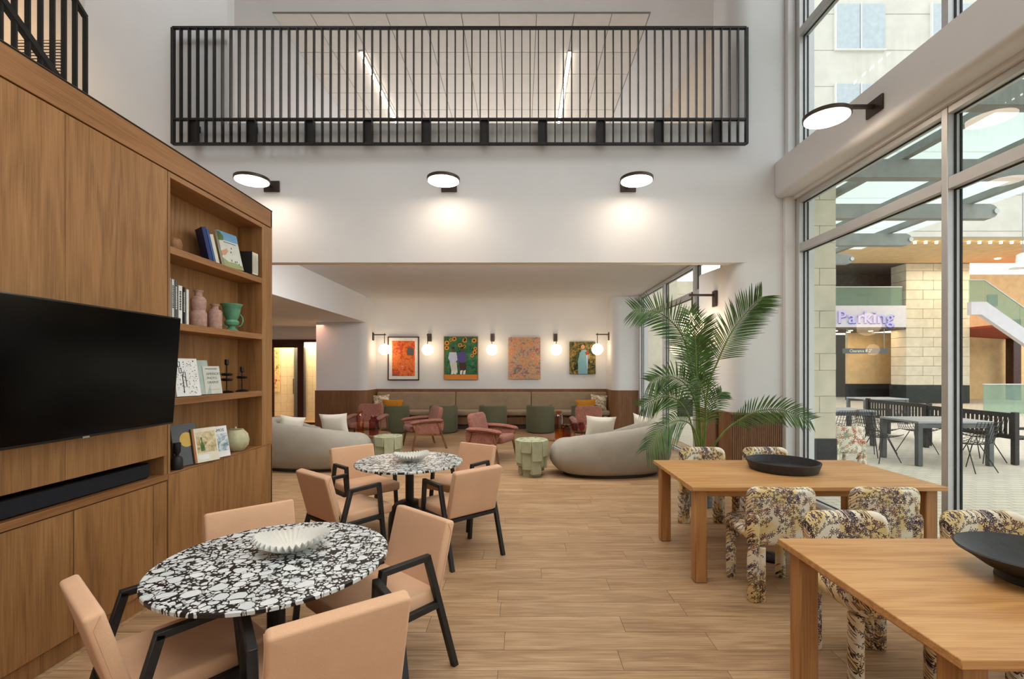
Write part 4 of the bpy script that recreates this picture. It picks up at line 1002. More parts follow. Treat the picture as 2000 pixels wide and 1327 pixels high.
def sofa(loc, rz, a, b_, hl, hr, label, mir=1):
    t = thing('curved_sofa', label, 'sofa', loc, rz)
    bm = bmesh.new(); N = 72
    def height(th):
        c = math.cos(th) * mir; s = math.sin(th)
        hb = hl + (hr - hl) * (0.5 + 0.5 * c) ** 0.8            # back side (toward -y)
        k = 0.5 - 0.5 * math.sin(th)                             # 1 at the back, 0 at the open front
        k = k ** 0.5 if k > 0 else 0
        k = max(k, (0.5 + 0.5 * c) * 0.9) if c > 0 else k
        return 0.43 + (hb - 0.43) * min(1, k * 1.15)
    rings = []
    prof = [(0.80, 0.0), (0.88, 0.07), (0.95, 0.20), (0.99, 0.34), (1.0, 0.46), (0.99, 0.62), (0.96, 0.76), (0.91, 0.88), (0.85, 0.955), (0.785, 0.99), (0.72, 1.0), (0.67, 0.98), (0.64, 0.93), (0.62, 0.80), (0.61, 0.55)]
    for (f, hf) in prof:
        ring = []
        for k in range(N):
            th = 2 * PI * k / N; H = height(th)
            z_ = 0.05 + (H - 0.05) * hf
            e = 0.85
            cx, sy = math.cos(th), math.sin(th)
            ring.append(bm.verts.new((a * f * math.copysign(abs(cx) ** e, cx), b_ * f * math.copysign(abs(sy) ** e, sy), z_)))
        rings.append(ring)
    for A, B in zip(rings, rings[1:]):
        for k in range(N): bm.faces.new((A[k], A[(k + 1) % N], B[(k + 1) % N], B[k]))
    bm.faces.new(rings[0][::-1]); bm.faces.new(rings[-1])
    g = G(); g.bm.free(); g.bm = bm; g.build('body', 'sofa', t, ang=75)
    G().lathe([(0.78 * a, 0), (0.78 * a, 0.055)], 48, sy=b_ / a).build('plinth', 'plinth', t)
    m = Matrix.Translation((0, 0.02, 0.41)) @ Matrix.Rotation(R(90), 4, 'X')
    G().lathe([(0.58 * a, 0.36), (0.62 * a, 0.38), (0.62 * a, 0.42), (0.56 * a, 0.445), (0, 0.45)], 48, (0, 0.0, 0), b_ / a).build('seat_cushion', 'sofa', t)
    return t
sofa((1.42, 7.38, 0), R(7), 0.97, 0.55, 0.60, 0.80, 'grey boucle curved sofa at the right in front of the palm')
sofa((-3.52, 7.85, 0), R(-6), 1.02, 0.58, 0.62, 0.82, 'grey boucle curved sofa at the left beyond the cabinet', -1)
cushion((1.30, 7.62, 0.68), (R(12), R(3), R(4)), 0.50, 0.40, 'white_fab', 'large ivory cushion showing over the back of the right sofa')
cushion((2.02, 7.72, 0.72), (R(20), R(10), R(-50)), 0.36, 0.34, 'white_fab', 'small ivory cushion at the right end of the right sofa')
cushion((-3.22, 8.05, 0.68), (R(12), R(-2), R(-4)), 0.50, 0.40, 'white_fab', 'ivory cushion showing over the back of the left sofa')
cushion((-3.95, 8.02, 0.66), (R(12), R(10), R(30)), 0.40, 0.36, 'white_fab', 'ivory cushion on the left sofa beside the cabinet edge')

def block_table(loc, h, r, seed, label):
    t = thing('faceted_side_table', label, 'side table', loc)
    rr = random.Random(seed); n = 9
    for k in range(n):
        a = 2 * PI * k / n + 0.15; x, y_ = (r - 0.055) * math.cos(a), (r - 0.055) * math.sin(a)
        wd = 2 * PI * r / n * 0.95
        m = Matrix.Translation((x, y_, 0)) @ Matrix.Rotation(a, 4, 'Z')
        z0 = (0.30, 0.20, 0.36, 0.24)[k % 4] * h / 0.53
        G().box(-0.055, 0.055, -wd / 2, wd / 2, z0, h, 0.006, 1, m).build('block', 'celadon', t)
        m2 = Matrix.Translation((x * 0.86, y_ * 0.86, 0)) @ Matrix.Rotation(a + 0.2, 4, 'Z')
        G().box(-0.06, 0.05, -wd / 2, wd / 2, (0.12, 0.05, 0.16)[k % 3], z0 + 0.05, 0.006, 1, m2).build('block', 'celadon', t)
    G().lathe([(r * 0.62, 0), (r * 0.62, h - 0.008), (r * 0.5, h - 0.004)], 10).build('core', 'celadon', t, ang=20)
    return t
block_table((0.17, 7.20, 0), 0.555, 0.245, 1, 'sage green faceted block side table left of the right sofa')
block_table((-2.27, 7.98, 0), 0.50, 0.235, 2, 'sage green faceted block side table right of the left sofa')

def coffee(loc, r, label):
    t = thing('coffee_table', label, 'coffee table', loc)
    G().lathe([(r - 0.01, 0.365), (r, 0.37), (r, 0.38), (r - 0.01, 0.385)], 48).build('tabletop', 'pinkwood', t)
    for a in (30, 150, 270): G().cyl((r * 0.6 * math.cos(R(a)), r * 0.6 * math.sin(R(a)), 0.365), (r * 0.75 * math.cos(R(a)), r * 0.75 * math.sin(R(a)), 0), 0.02, 12).build('leg', 'pinkwood', t)
coffee((0.75, 8.62, 0), 0.46, 'low round coffee table behind the right sofa')
coffee((-2.95, 9.05, 0), 0.42, 'low round coffee table behind the left sofa')
def bottle(loc, r, h, mat, label):
    t = thing('glass_vase', label, 'vase', loc)
    G().lathe([(r, 0), (r * 1.02, 0.01), (r * 1.02, h * 0.78), (r * 0.8, h * 0.84), (r * 0.62, h * 0.88), (r * 0.62, h * 0.92), (r * 0.8, h * 0.94), (r * 0.8, h), (r * 0.7, h), (r * 0.55, h * 0.9), (r * 0.9, h * 0.75), (r * 0.9, 0.02)], 24, capt=False).build('body', mat, t)
    return t
bottle((0.69, 8.42, 0.3855), 0.075, 0.50, 'amber', 'tall amber glass vase on the coffee table behind the right sofa')
bottle((0.83, 8.36, 0.3855), 0.075, 0.26, 'amber_dark', 'short dark amber glass vase on the coffee table behind the right sofa')
bottle((-3.05, 8.85, 0.3855), 0.07, 0.46, 'amber', 'tall amber glass vase on the coffee table behind the left sofa')
bottle((-2.80, 8.88, 0.3855), 0.09, 0.36, 'plum', 'plum glass vase beside the tall amber vase on the left coffee table')
def goblet(loc, label):
    t = thing('glass_goblet', label, 'glass', loc)
    G().lathe([(0.05, 0), (0.05, 0.006), (0.01, 0.015), (0.01, 0.10), (0.05, 0.13), (0.07, 0.20), (0.06, 0.27), (0.055, 0.27), (0.064, 0.2), (0.045, 0.14), (0.0, 0.12)], 20).build('body', 'plum', t)
goblet((0.98, 8.45, 0.3855), 'left plum glass goblet on the right coffee table'); goblet((1.12, 8.55, 0.3855), 'right plum glass goblet on the right coffee table')

# globe sconces
def sconce(loc, rz, label, grp='globe wall sconces'):
    t = thing('globe_sconce', label, 'wall lamp', loc, rz, grp)
    G().box(-0.055, 0.055, -0.025, 0, -0.12, 0.10, 0.004).build('wall_plate', 'bronze', t)
    G().bar((0, -0.02, 0.04), (0, -0.36, 0.04), 0.03, 0.03, (0, 0, 1), 0.003).build('arm', 'bronze', t)
    G().cyl((0, -0.32, 0.08), (0, -0.32, -0.22), 0.010, 10).build('rod', 'bronze', t)
    G().lathe([(0.155 * math.sin(PI * k / 16), -0.365 + -0.155 * math.cos(PI * k / 16)) for k in range(0, 17)], 28, (0, -0.32, 0)).build('globe', 'globe_on', t)
    return t
q0 = sconce((-2.57, 13.168, 2.53), 0, 'glowing globe sconce between the orange print and the sunflower painting')
dup(q0, (-0.795, 13.168, 2.53), 0, 'glowing globe sconce between the sunflower painting and the pastel abstract')
dup(q0, (0.98, 13.168, 2.53), 0, 'glowing globe sconce between the pastel abstract and the robed figure painting')
dup(q0, (-4.078, 12.85, 2.54), R(90), 'glowing globe sconce at the left end of the far alcove')
dup(q0, (2.418, 12.75, 2.54), R(-90), 'glowing globe sconce at the right end of the far alcove')
dup(q0, (2.682, 6.42, 2.62), R(-90), 'glowing globe sconce on the pier behind the palm')

# paintings
def painting(x0, x1, z0, z1, mat, label, frame=None, fw=0.03, mount=None):
    t = thing('painting', label, 'painting', ((x0 + x1) / 2, 13.17, (z0 + z1) / 2))
    a, b_ = (x1 - x0) / 2, (z1 - z0) / 2
    if frame:
        for s in (-1, 1):
            G().box(s * (a - fw / 2) - fw / 2, s * (a - fw / 2) + fw / 2, -0.045, 0, -b_, b_, 0.003).build('frame_side', frame, t)
            G().box(-a + fw, a - fw, -0.045, 0, s * (b_ - fw / 2) - fw / 2, s * (b_ - fw / 2) + fw / 2, 0.003).build('frame_side', frame, t)
        ia, ib = a - fw, b_ - fw
    else: ia, ib = a, b_
    if mount:
        G().box(-ia, ia, -0.022, 0, -ib, ib).build('mount', 'white', t, smooth=False); ia -= mount; ib -= mount
    G().box(-ia, ia, -0.032, -0.002, -ib, ib, 0.002).build('canvas', mat, t, smooth=False)
    return t, ia, ib
t, ia, ib = painting(-3.75, -2.865, 1.317, 2.547, 'art_orange', 'orange abstract print in a dark frame with a white mount', 'mahog', 0.028, 0.095)
G().prism([(0.10, 0.10), (0.29, 0.08), (0.30, 0.28), (0.12, 0.31)], -0.0335, -0.0325).build('grey_patch', 'slate', t, smooth=False)
t, ia, ib = painting(-2.17, -1.20, 1.33, 2.56, 'art_green', 'painting of two seated figures among sunflowers', 'tanframe', 0.018)
rr = random.Random(5)
for k in range(13):
    cx, cz = rr.uniform(-0.42, 0.42), (rr.uniform(0.3, 0.56) if k < 9 else rr.uniform(0.0, 0.3))
    if k >= 9 and abs(cx) < 0.25: cx = 0.35 if k % 2 else -0.4
    rd = rr.uniform(0.05, 0.085)
    pts = [(cx + rd * (1.0 if q % 2 else 0.6) * math.cos(q * PI / 10), cz + rd * (1.0 if q % 2 else 0.6) * math.sin(q * PI / 10)) for q in range(20)]
    f = G().prism(pts, -0.036, -0.033).build('sunflower', 'sunflower', t, smooth=False)
    G().prism([(cx + rd * 0.4 * math.cos(q * PI / 6), cz + rd * 0.4 * math.sin(q * PI / 6)) for q in range(12)], -0.039, -0.034).build('flower_centre', 'dkbrown', f, smooth=False)
G().box(-ia, ia, -0.034, -0.0325, -ib, -0.47).build('floor_print', 'orange', t, smooth=False)
def person(cx, top, low, nm):
    f = G().prism([(cx - 0.10, 0.16), (cx + 0.09, 0.16), (cx + 0.13, -0.04), (cx + 0.05, -0.14), (cx - 0.08, -0.12), (cx - 0.14, 0.0)], -0.037, -0.033).build('figure', top, t, smooth=False)
    G().prism([(cx + 0.045 * math.cos(q * PI / 7), 0.23 + 0.06 * math.sin(q * PI / 7)) for q in range(14)], -0.038, -0.033).build('head', 'skin', f, smooth=False)
    G().prism([(cx - 0.05, 0.26), (cx + 0.05, 0.26), (cx + 0.03, 0.31), (cx - 0.03, 0.31)], -0.039, -0.033).build('hair', 'ink', f, smooth=False)
    G().prism([(cx - 0.10, -0.11), (cx + 0.10, -0.12), (cx + 0.13, -0.42), (cx - 0.03, -0.45)], -0.036, -0.033).build('legs', low, f, smooth=False)
    for s in (0.0, 0.09): G().prism([(cx - 0.06 + s, -0.46), (cx + 0.0 + s, -0.46), (cx + 0.02 + s, -0.34), (cx - 0.05 + s, -0.36)], -0.041, -0.034).build('shoe', 'white', f, smooth=False)
person(-0.22, 'shirt', 'palegrey', 0); person(0.03, 'violet', 'dkbrown', 1)
painting(-0.347, 0.555, 1.346, 2.53, 'art_multi', 'unframed pastel multicoloured abstract painting')
t, ia, ib = painting(1.375, 2.11, 1.49, 2.40, 'art_leafy', 'painting of a standing figure in a pale blue robe against dark leaves')
f = G().prism([(-0.02, 0.22), (0.08, 0.24), (0.17, 0.12), (0.15, -0.20), (0.14, -0.45), (-0.12, -0.45), (-0.13, -0.10), (-0.08, 0.14)], -0.036, -0.033).build('figure', 'paleblue', t, smooth=False)
G().prism([(0.01 + 0.055 * math.cos(q * PI / 7), 0.31 + 0.065 * math.sin(q * PI / 7)) for q in range(14)], -0.037, -0.033).build('head', 'pinkc', f, smooth=False)
G().prism([(0.07, 0.16), (0.17, 0.20), (0.18, 0.10), (0.10, 0.08)], -0.038, -0.033).build('bird', 'red', f, smooth=False)
G().prism([(0.11, 0.08), (0.13, 0.08), (0.15, -0.30), (0.13, -0.30)], -0.038, -0.033).build('ribbon', 'shirt', f, smooth=False)

# entry door on the far left with corridor
t = sroot('door_1')
for x0, x1, z0, z1 in ((-7.38, -7.26, 0, 2.42), (-6.56, -6.38, 0, 2.42), (-7.26, -6.56, 2.26, 2.42), (-7.26, -6.56, 0, 0.24)):
    G().box(x0, x1, 13.68, 13.74, z0, z1, 0.004).build('door_frame', 'mahog', t)
G().box(-7.42, -5.40, 13.66, 13.78, 2.42, 2.50, 0.004).build('head_jamb', 'mahog', t)
G().box(-6.38, -5.45, 13.66, 13.78, 0.0, 0.06, 0.004).build('sill', 'mahog', t)
G().box(-7.26, -6.56, 13.705, 13.715, 0.24, 2.26).build('pane', 'glass', t, smooth=False)
G().box(-6.38, -5.42, 13.705, 13.715, 0.06, 2.42).build('pane', 'glass', t, smooth=False)
G().cyl((-6.66, 13.65, 0.9), (-6.66, 13.65, 1.35), 0.012, 10).build('handle', 'bronze', t)
w5 = sroot('wall_corridor')
G().box(-9.4, -5.2, 14.78, 14.9, 0, 3.0).build('backing', 'joint', w5, smooth=False)
ts = G().box(0, 0.196, -0.012, 0, 0, 0.276, 0.002).build('wall_tile', 'tilew', w5, (-8.6, 14.78, 0.002), smooth=False)
for i in range(17):
    for j in range(10):
        if i or j: piece(ts, w5, (-8.6 + i * 0.2, 14.78, 0.002 + j * 0.28))
struct('ceiling_corridor', G().box(-9.5, -5.2, 13.8, 15, 2.88, 3.0), 'ceil', smooth=False)
t = G().box(-7.95, -7.62, 14.70, 14.74, 0.9, 2.35, 0.004).build('floral_hanging', 'floral_hang', smooth=False); tag(t, 'tall floral wall hanging seen through the glazed entry door', 'wall hanging')
t = thing('panelled_door_leaf', 'grey brown panelled door leaf seen through the glazed entry door', 'door', (-7.10, 14.74, 0))
G().box(-0.06, 0.30, -0.03, 0.01, 0.1, 2.32, 0.004).build('leaf', 'slate', t); G().box(0.0, 0.24, -0.036, -0.03, 0.3, 2.1, 0.004).build('panel', 'slate', t)
G().box(0.20, 0.28, -0.07, -0.036, 1.18, 1.21, 0.004).build('handle', 'black', t)
# ------------------------------------------------------------------ palm
t = thing('potted_palm', 'tall green potted palm with arching fronds in front of the pier', 'plant', (2.16, 5.64, 0))
G().lathe([(0.15, 0), (0.17, 0.01), (0.21, 0.52), (0.215, 0.56), (0.19, 0.56), (0.185, 0.50)], 28, capt=False).build('pot', 'terracotta', t)
G().lathe([(0.0, 0.50), (0.185, 0.50)], 24).build('soil', 'soil', t)
rr = random.Random(11)
def frond(pts, ll, n, up=0.5, droop=0.25, side=None, start=0.3, wid=0.0075):
    pts = [Vector(p) for p in pts]
    # Catmull-Rom resample
    P = []
    ex = [pts[0] * 2 - pts[1]] + pts + [pts[-1] * 2 - pts[-2]]
    for i in range(1, len(ex) - 2):
        for k in range(8):
            u = k / 8; a, b_, c, d = ex[i - 1], ex[i], ex[i + 1], ex[i + 2]
            P.append(0.5 * ((2 * b_) + (c - a) * u + (2 * a - 5 * b_ + 4 * c - d) * u * u + (3 * b_ - a - 3 * c + d) * u ** 3))
    P.append(pts[-1]); N = len(P)
    g = G(); g.tube(P, [0.012 * (1 - 0.85 * k / N) + 0.002 for k in range(N)], 6)
    st = g.build('frond', 'stem', t)
    g = G(); bm = g.bm
    sd = Vector(side) if side else Vector((0, -1, 0))
    for k in range(n):
        u = start + (1 - start) * k / (n - 1); f = u * (N - 1); i = min(int(f), N - 2); p = P[i].lerp(P[i + 1], f - i); d = (P[i + 1] - P[i]).normalized()
        b_ = d.cross(sd).normalized()
        s0 = (u - start) / (1 - start); L = ll * (0.35 + 0.65 * math.sin(PI * min(1, 0.22 + 0.72 * s0)) ** 0.7) * rr.uniform(0.88, 1.1)
        for s in (-1, 1):
            dirv = (d * (0.55 + 0.5 * s0) + b_ * s * 1.0 + sd * rr.uniform(-0.15, 0.45) + Vector((0, 0, up * 0.2))).normalized()
            nv = dirv.cross(d).normalized(); wv = dirv.cross(nv).normalized()
            prev = None; m = 5
            for q in range(m + 1):
                v = q / m; c = p + dirv * L * v + Vector((0, 0, -droop * L * v * v)); w_ = wid * (math.sin(PI * min(0.97, 0.12 + 0.88 * v)) ** 0.7) if q < m else 0.0008
                A = bm.verts.new(c + wv * w_ + nv * 0.25 * w_); B = bm.verts.new(c - wv * w_ + nv * 0.25 * w_); Cc = bm.verts.new(c - nv * 0.15 * w_)
                if prev: bm.faces.new((prev[0], prev[2], Cc, A)); bm.faces.new((prev[2], prev[1], B, Cc))
                prev = (A, B, Cc)
    g.build('leaflets', 'leaf', st, ang=60)
def fr(path, ys, **kw):
    n = len(path); frond([(x - 2.16, y_ - 5.64, z_) for (x, z_), y_ in zip(path, ys)], **kw)
B0 = (2.17, 0.50)
fr([B0, (2.25, 1.40), (2.343, 1.724), (2.46, 2.04), (2.60, 2.28), (2.74, 2.46)], [5.62, 5.60, 5.55, 5.48, 5.40, 5.30], ll=0.36, n=44, droop=0.12, start=0.42)
fr([B0, (2.10, 1.20), (1.98, 1.70), (1.83, 2.05), (1.56, 2.27), (1.25, 2.29)], [5.60, 5.52, 5.42, 5.32, 5.22, 5.14], ll=0.32, n=42, droop=0.12, start=0.42)
fr([B0, (2.134, 1.40), (2.15, 1.85), (2.19, 2.22)], [5.66, 5.68, 5.66, 5.60], ll=0.32, n=36, droop=0.1, start=0.35)
fr([B0, (2.08, 1.05), (1.95, 1.40), (1.70, 1.56), (1.45, 1.50)], [5.58, 5.46, 5.36, 5.26, 5.20], ll=0.28, n=34, start=0.42)
fr([B0, (2.02, 0.92), (1.83, 1.06), (1.60, 1.02), (1.36, 0.78)], [5.56, 5.40, 5.24, 5.12, 5.02], ll=0.28, n=30, droop=0.5, start=0.42)
fr([B0, (2.35, 0.84), (2.54, 1.04), (2.76, 1.16), (3.0, 1.17), (3.26, 1.07)], [5.58, 5.50, 5.44, 5.38, 5.32, 5.26], ll=0.24, n=36, droop=0.15, start=0.36)
fr([B0, (2.09, 1.10), (1.99, 1.60), (1.93, 2.0), (1.84, 2.27)], [5.60, 5.44, 5.28, 5.16, 5.08], ll=0.30, n=38, start=0.38)
fr([B0, (2.10, 0.95), (1.98, 1.22), (1.78, 1.30), (1.52, 1.18)], [5.68, 5.72, 5.76, 5.78, 5.80], ll=0.26, n=30, start=0.4)
fr([B0, (2.22, 1.2), (2.26, 1.62), (2.22, 1.98)], [5.72, 5.80, 5.84, 5.86], ll=0.28, n=32, start=0.35)
fr([B0, (2.14, 1.0), (2.06, 1.35), (1.92, 1.55)], [5.56, 5.40, 5.22, 5.05], ll=0.26, n=28, start=0.35)
fr([B0, (2.28, 0.95), (2.42, 1.25), (2.50, 1.35)], [5.70, 5.74, 5.78, 5.80], ll=0.20, n=22, start=0.35)

# ------------------------------------------------------------------ outside: plaza
pz = struct('patio_ground', G().box(3.62, 70, -12, 60, -0.12, -0.005), 'pavers', smooth=False)
# stone pillar at the end of the window wall
t = thing('stone_pillar', 'limestone block pillar with a black granite base just outside the windows', 'pillar', (0, 0, 0))
z_ = 0.67; k = 0; alt = [0.36, 0.235]
G().box(3.76, 4.38, 6.52, 7.28, 0.0, 5.0).build('core', 'stone', t, smooth=False)
G().box(3.74, 4.41, 6.49, 7.3, -0.005, 0.67, 0.004).build('base_slab', 'granite', t)
while z_ < 4.9:
    h = alt[k % 2]; sp = 4.17 if k % 2 else 4.40
    G().box(3.74, sp - 0.0025, 6.50, 7.3, z_, z_ + h - 0.005, 0.003).build('stone_block', 'stone', t)
    if k % 2: G().box(sp + 0.0025, 4.40, 6.50, 7.3, z_, z_ + h - 0.005, 0.003).build('stone_block', 'stone', t)
    z_ += h; k += 1
t = thing('stone_wing', 'long pale limestone wall outside seen through the lounge windows', 'wall', (0, 0, 0))
for i in range(3):
    for j in range(9):
        G().box(4.45 + (0.35 if j % 2 else 0) + i * 0.9, 4.45 + (0.35 if j % 2 else 0) + i * 0.9 + 0.893, 15.2, 15.5, 0.6 + j * 0.45, 0.6 + j * 0.45 + 0.443, 0.003).build('stone_block', 'stone', t, smooth=False)
G().box(4.3, 5.6, 13.2, 15.5, 0, 5.0).build('core', 'stone', t, smooth=False)
bpy.data.objects.remove(t.children[-1]) if False else None
G().box(4.45, 7.5, 15.18, 15.5, 0, 0.6).build('base_slab', 'granite', t, smooth=False)
t.location = (-0.9, 0.8, 0)

# canopy
t = thing('glass_canopy', 'frosted glass canopy on grey steel beams outside above the terrace', 'canopy', (0, 0, 0))
for yb, x0 in ((-0.5, 3.66), (1.0, 3.66), (2.5, 3.66), (4.0, 3.66), (5.5, 3.66), (6.98, 4.42), (8.5, 4.9), (10.0, 5.4)):
    G().box(x0, 7.0, yb - 0.06, yb + 0.06, 3.88, 4.10, 0.005).build('beam', 'greysteel', t)
    g = G().cyl((7.0, yb - 0.05, 3.99), (7.0, yb + 0.05, 3.99), 0.10, 20); g.build('beam_end', 'greysteel', t)
    G().cyl((7.07, yb - 0.07, 3.99), (7.07, yb + 0.07, 3.99), 0.04, 14).build('bolt', 'alu', t)
for x in (4.5, 5.6, 6.7): G().box(x - 0.04, x + 0.04, -1.0, 10.3, 4.10, 4.20, 0.004).build('purlin', 'greysteel', t)
for k in range(7):
    y0 = -0.5 + 1.5 * k
    for x0, x1 in ((3.7, 4.5), (4.5, 5.6), (5.6, 6.7), (6.7, 7.3)):
        G().box(x0 + 0.006, x1 - 0.006, y0 + 0.006, y0 + 1.494, 4.205, 4.217).build('pane', 'canopy', t, smooth=False)

# outdoor furniture
def patio_table(x0, x1, y0, y1, label):
    t = thing('patio_table', label, 'table', ((x0 + x1) / 2, (y0 + y1) / 2, 0), 0, 'grey patio tables')
    a, b_ = (x1 - x0) / 2, (y1 - y0) / 2
    G().box(-a, a, -b_, b_, 0.72, 0.755, 0.004).build('tabletop', 'patio_top', t)
    for sx in (-1, 1):
        for sy in (-1, 1): G().box(sx * (a - 0.04) - 0.04, sx * (a - 0.04) + 0.04, sy * (b_ - 0.04) - 0.04, sy * (b_ - 0.04) + 0.04, 0, 0.72, 0.004).build('leg', 'patio_metal', t)
    for sy in (-1, 1): G().box(-a + 0.08, a - 0.08, sy * (b_ - 0.03) - 0.012, sy * (b_ - 0.03) + 0.012, 0.64, 0.72).build('apron', 'patio_metal', t)
    return t
patio_table(6.70, 7.98, 7.85, 8.70, 'grey patio table nearest the window mullion outside')
patio_table(6.20, 7.55, 9.9, 10.7, 'farther grey patio table outside beside the stone pillar')
patio_table(10.2, 11.5, 13.8, 14.6, 'small distant grey patio table in the plaza')

def wire_chair(loc, rz, label):
    t = thing('wire_chair', label, 'chair', loc, rz, 'black wire shell chairs on the terrace')
    n, m = 9, 12
    def S(u, v):  # u -1..1 across, v 0..1 front to back top
        if v < 0.55: y_ = 0.24 - 0.46 * v / 0.55; z_ = 0.45 - 0.03 * math.sin(PI * v / 0.55)
        else: w_ = (v - 0.55) / 0.45; y_ = -0.22 - 0.10 * w_; z_ = 0.45 + 0.36 * w_
        hw = 0.25 - 0.03 * v
        return (u * hw, y_ + 0.05 * u * u * (1 if v > 0.55 else 0), z_ + 0.05 * u * u * (1 - v))
    g = G()
    for i in range(n + 1): g.tube([S(-1 + 2 * i / n, k / m) for k in range(m + 1)], 0.0045, 4)
    for j in range(m + 1): g.tube([S(-1 + 2 * k / n, j / m) for k in range(n + 1)], 0.0045, 4)
    g.build('wire_shell', 'patio_dark', t)
    for s in (-1, 1):
        G().tube([(s * 0.12, 0.05, 0.42), (s * 0.22, 0.22, 0.0)], 0.008, 6).build('leg', 'patio_dark', t)
        G().tube([(s * 0.12, -0.05, 0.42), (s * 0.22, -0.24, 0.0)], 0.008, 6).build('leg', 'patio_dark', t)
    return t
wl = [((7.0, 9.15, 0), 180, 'wire chair behind the near patio table, left one'), ((7.75, 9.10, 0), 185, 'wire chair behind the near patio table, right one'), ((7.28, 7.55, 0), 10, 'wire chair in front of the near patio table beside the mullion'),
      ((6.38, 8.3, 0), -80, 'wire chair at the left end of the near patio table'), ((6.5, 9.55, 0), 10, 'wire chair in front of the farther patio table'), ((8.2, 8.3, 0), 95, 'wire chair at the right end of the near patio table'), ((6.6, 11.05, 0), 180, 'wire chair behind the farther patio table')]
w0 = wire_chair(wl[0][0], R(wl[0][1]), 'black ' + wl[0][2])
for p, a, l in wl[1:]: dup(w0, p, R(a), 'black ' + l)

def bench(loc, rz, L, label):
    """back faces local -Y... seat toward +Y; length along X"""
    t = thing('slatted_bench', label, 'bench', loc, rz, 'dark slatted park benches')
    h = L / 2
    for s in (-1, 1):
        G().box(s * h - 0.04, s * h + 0.04, -0.30, -0.22, 0, 0.90, 0.006).build('post', 'patio_dark', t)
        G().box(s * h - 0.04, s * h + 0.04, 0.22, 0.29, 0, 0.62, 0.006).build('post', 'patio_dark', t)
        G().box(s * h - 0.045, s * h + 0.045, -0.24, 0.31, 0.60, 0.64, 0.006).build('armrest', 'patio_dark', t)
    G().box(-h, h, -0.28, -0.24, 0.80, 0.88, 0.005).build('top_rail', 'patio_dark', t)
    G().box(-h, h, -0.28, -0.24, 0.44, 0.50, 0.005).build('lower_rail', 'patio_dark', t)
    n = int(L / 0.085); s0 = None
    for k in range(n):
        x = -h + 0.07 + (L - 0.14) * k / (n - 1)
        if s0 is None: s0 = G().box(-0.022, 0.022, -0.27, -0.25, 0.50, 0.80).build('slat', 'patio_dark', t, (x, 0, 0), smooth=False)
        else: piece(s0, t, (x, 0, 0))
    for k in range(5): G().box(-h + 0.02, h - 0.02, -0.20 + k * 0.10, -0.125 + k * 0.10, 0.42, 0.445).build('seat_slat', 'patio_dark', t, smooth=False)
    return t
bench((8.72, 8.85, 0), R(-90), 1.75, 'dark slatted wooden bench nearest the right window pane')
bench((9.0, 10.85, 0), R(-90), 1.75, 'dark slatted wooden bench farther along the row outside')
toile_chair((4.98, 7.02, -0.03), R(0), 'small armchair in a white tropical bird print just outside the window', 'tropic', 'garden chairs').name = 'tropical_print_chair'

# ------------------------------------------------------------------ outside: parking building
t = thing('parking_building', 'pale stone building across the plaza with a parking entrance', 'building', (0, 0, 0))
def bx(name, x0, x1, y0, y1, z0, z1, mat, bev=0): return G().box(x0, x1, y0, y1, z0, z1, bev).build(name, mat, t, smooth=False)
bx('pier_base', 18.2, 21.2, 22.0, 23.0, 0, 0.85, 'granite')
for j in range(13):
    for i in range(3):
        o_ = 0.0 if j % 2 else 0.5
        x0, x1 = max(18.2, 17.7 + o_ + i * 1.3), min(21.2, 17.7 + o_ + (i + 1) * 1.3 - 0.02)
        if x1 - x0 > 0.1: bx('stone_panel', x0, x1, 22.0, 22.9, 0.87 + j * 0.45, 0.87 + j * 0.45 + 0.435, 'stone')
bx('fascia', 10.0, 18.2, 22.0, 22.6, 3.6, 4.62, 'fascia')
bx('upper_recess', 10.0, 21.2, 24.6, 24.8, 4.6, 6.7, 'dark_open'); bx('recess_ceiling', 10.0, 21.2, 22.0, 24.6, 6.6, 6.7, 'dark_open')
rl = bx('balcony_glass', 10.0, 18.1, 22.1, 22.13, 4.62, 5.5, 'glass_green'); 
bx('balcony_rail', 10.0, 18.1, 22.09, 22.14, 5.5, 5.54, 'alu')
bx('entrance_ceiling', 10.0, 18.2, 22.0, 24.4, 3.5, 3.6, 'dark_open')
bx('entrance_wall', 17.0, 21.2, 24.2, 24.4, 0.85, 3.5, 'stone_warm'); bx('entrance_base', 17.0, 21.2, 24.15, 24.4, 0, 0.85, 'granite')
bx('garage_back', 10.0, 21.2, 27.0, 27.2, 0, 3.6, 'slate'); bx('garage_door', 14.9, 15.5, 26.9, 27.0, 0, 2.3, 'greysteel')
for x, y_ in ((16.0, 22.6), (17.2, 22.9), (16.6, 23.6), (15.4, 22.8)): G().cyl((x, y_, 3.47), (x, y_, 3.5), 0.09, 14).build('downlight', 'spot_on', t)
bx('soffit', 6.0, 34.0, 17.8, 22.0, 6.62, 6.75, 'stone_warm')
fc = bx('facade', 6.0, 40.0, 17.5, 17.8, 6.6, 19.0, 'stucco')
for j in range(4):
    for i in range(6):
        for h_ in range(2):
            x0 = 8.2 + i * 3.6 + h_ * 0.95; z0 = 7.6 + j * 3.0
            if z0 > 9.5 or i > 2:
                wd = G().box(x0, x0 + 0.88, 17.42, 17.5, z0, z0 + 1.7).build('window', 'facade_glass', t, smooth=False)
                G().box(x0 - 0.035, x0 + 0.0, 17.40, 17.5, z0 - 0.04, z0 + 1.74).box(x0, x0 + 0.92, 17.40, 17.5, z0 - 0.04, z0).build('frame', 'white', wd, smooth=False)
for j in range(9): bx('facade_joint', 6.0, 40.0, 17.492, 17.5, 6.8 + j * 1.36, 6.815 + j * 1.36, 'joint')
for k in range(15): G().cyl((15.4 + k * 0.42, 18.2, 6.53), (15.4 + k * 0.42, 18.2, 6.62), 0.05, 10).build('bulb', 'spot_on', t)
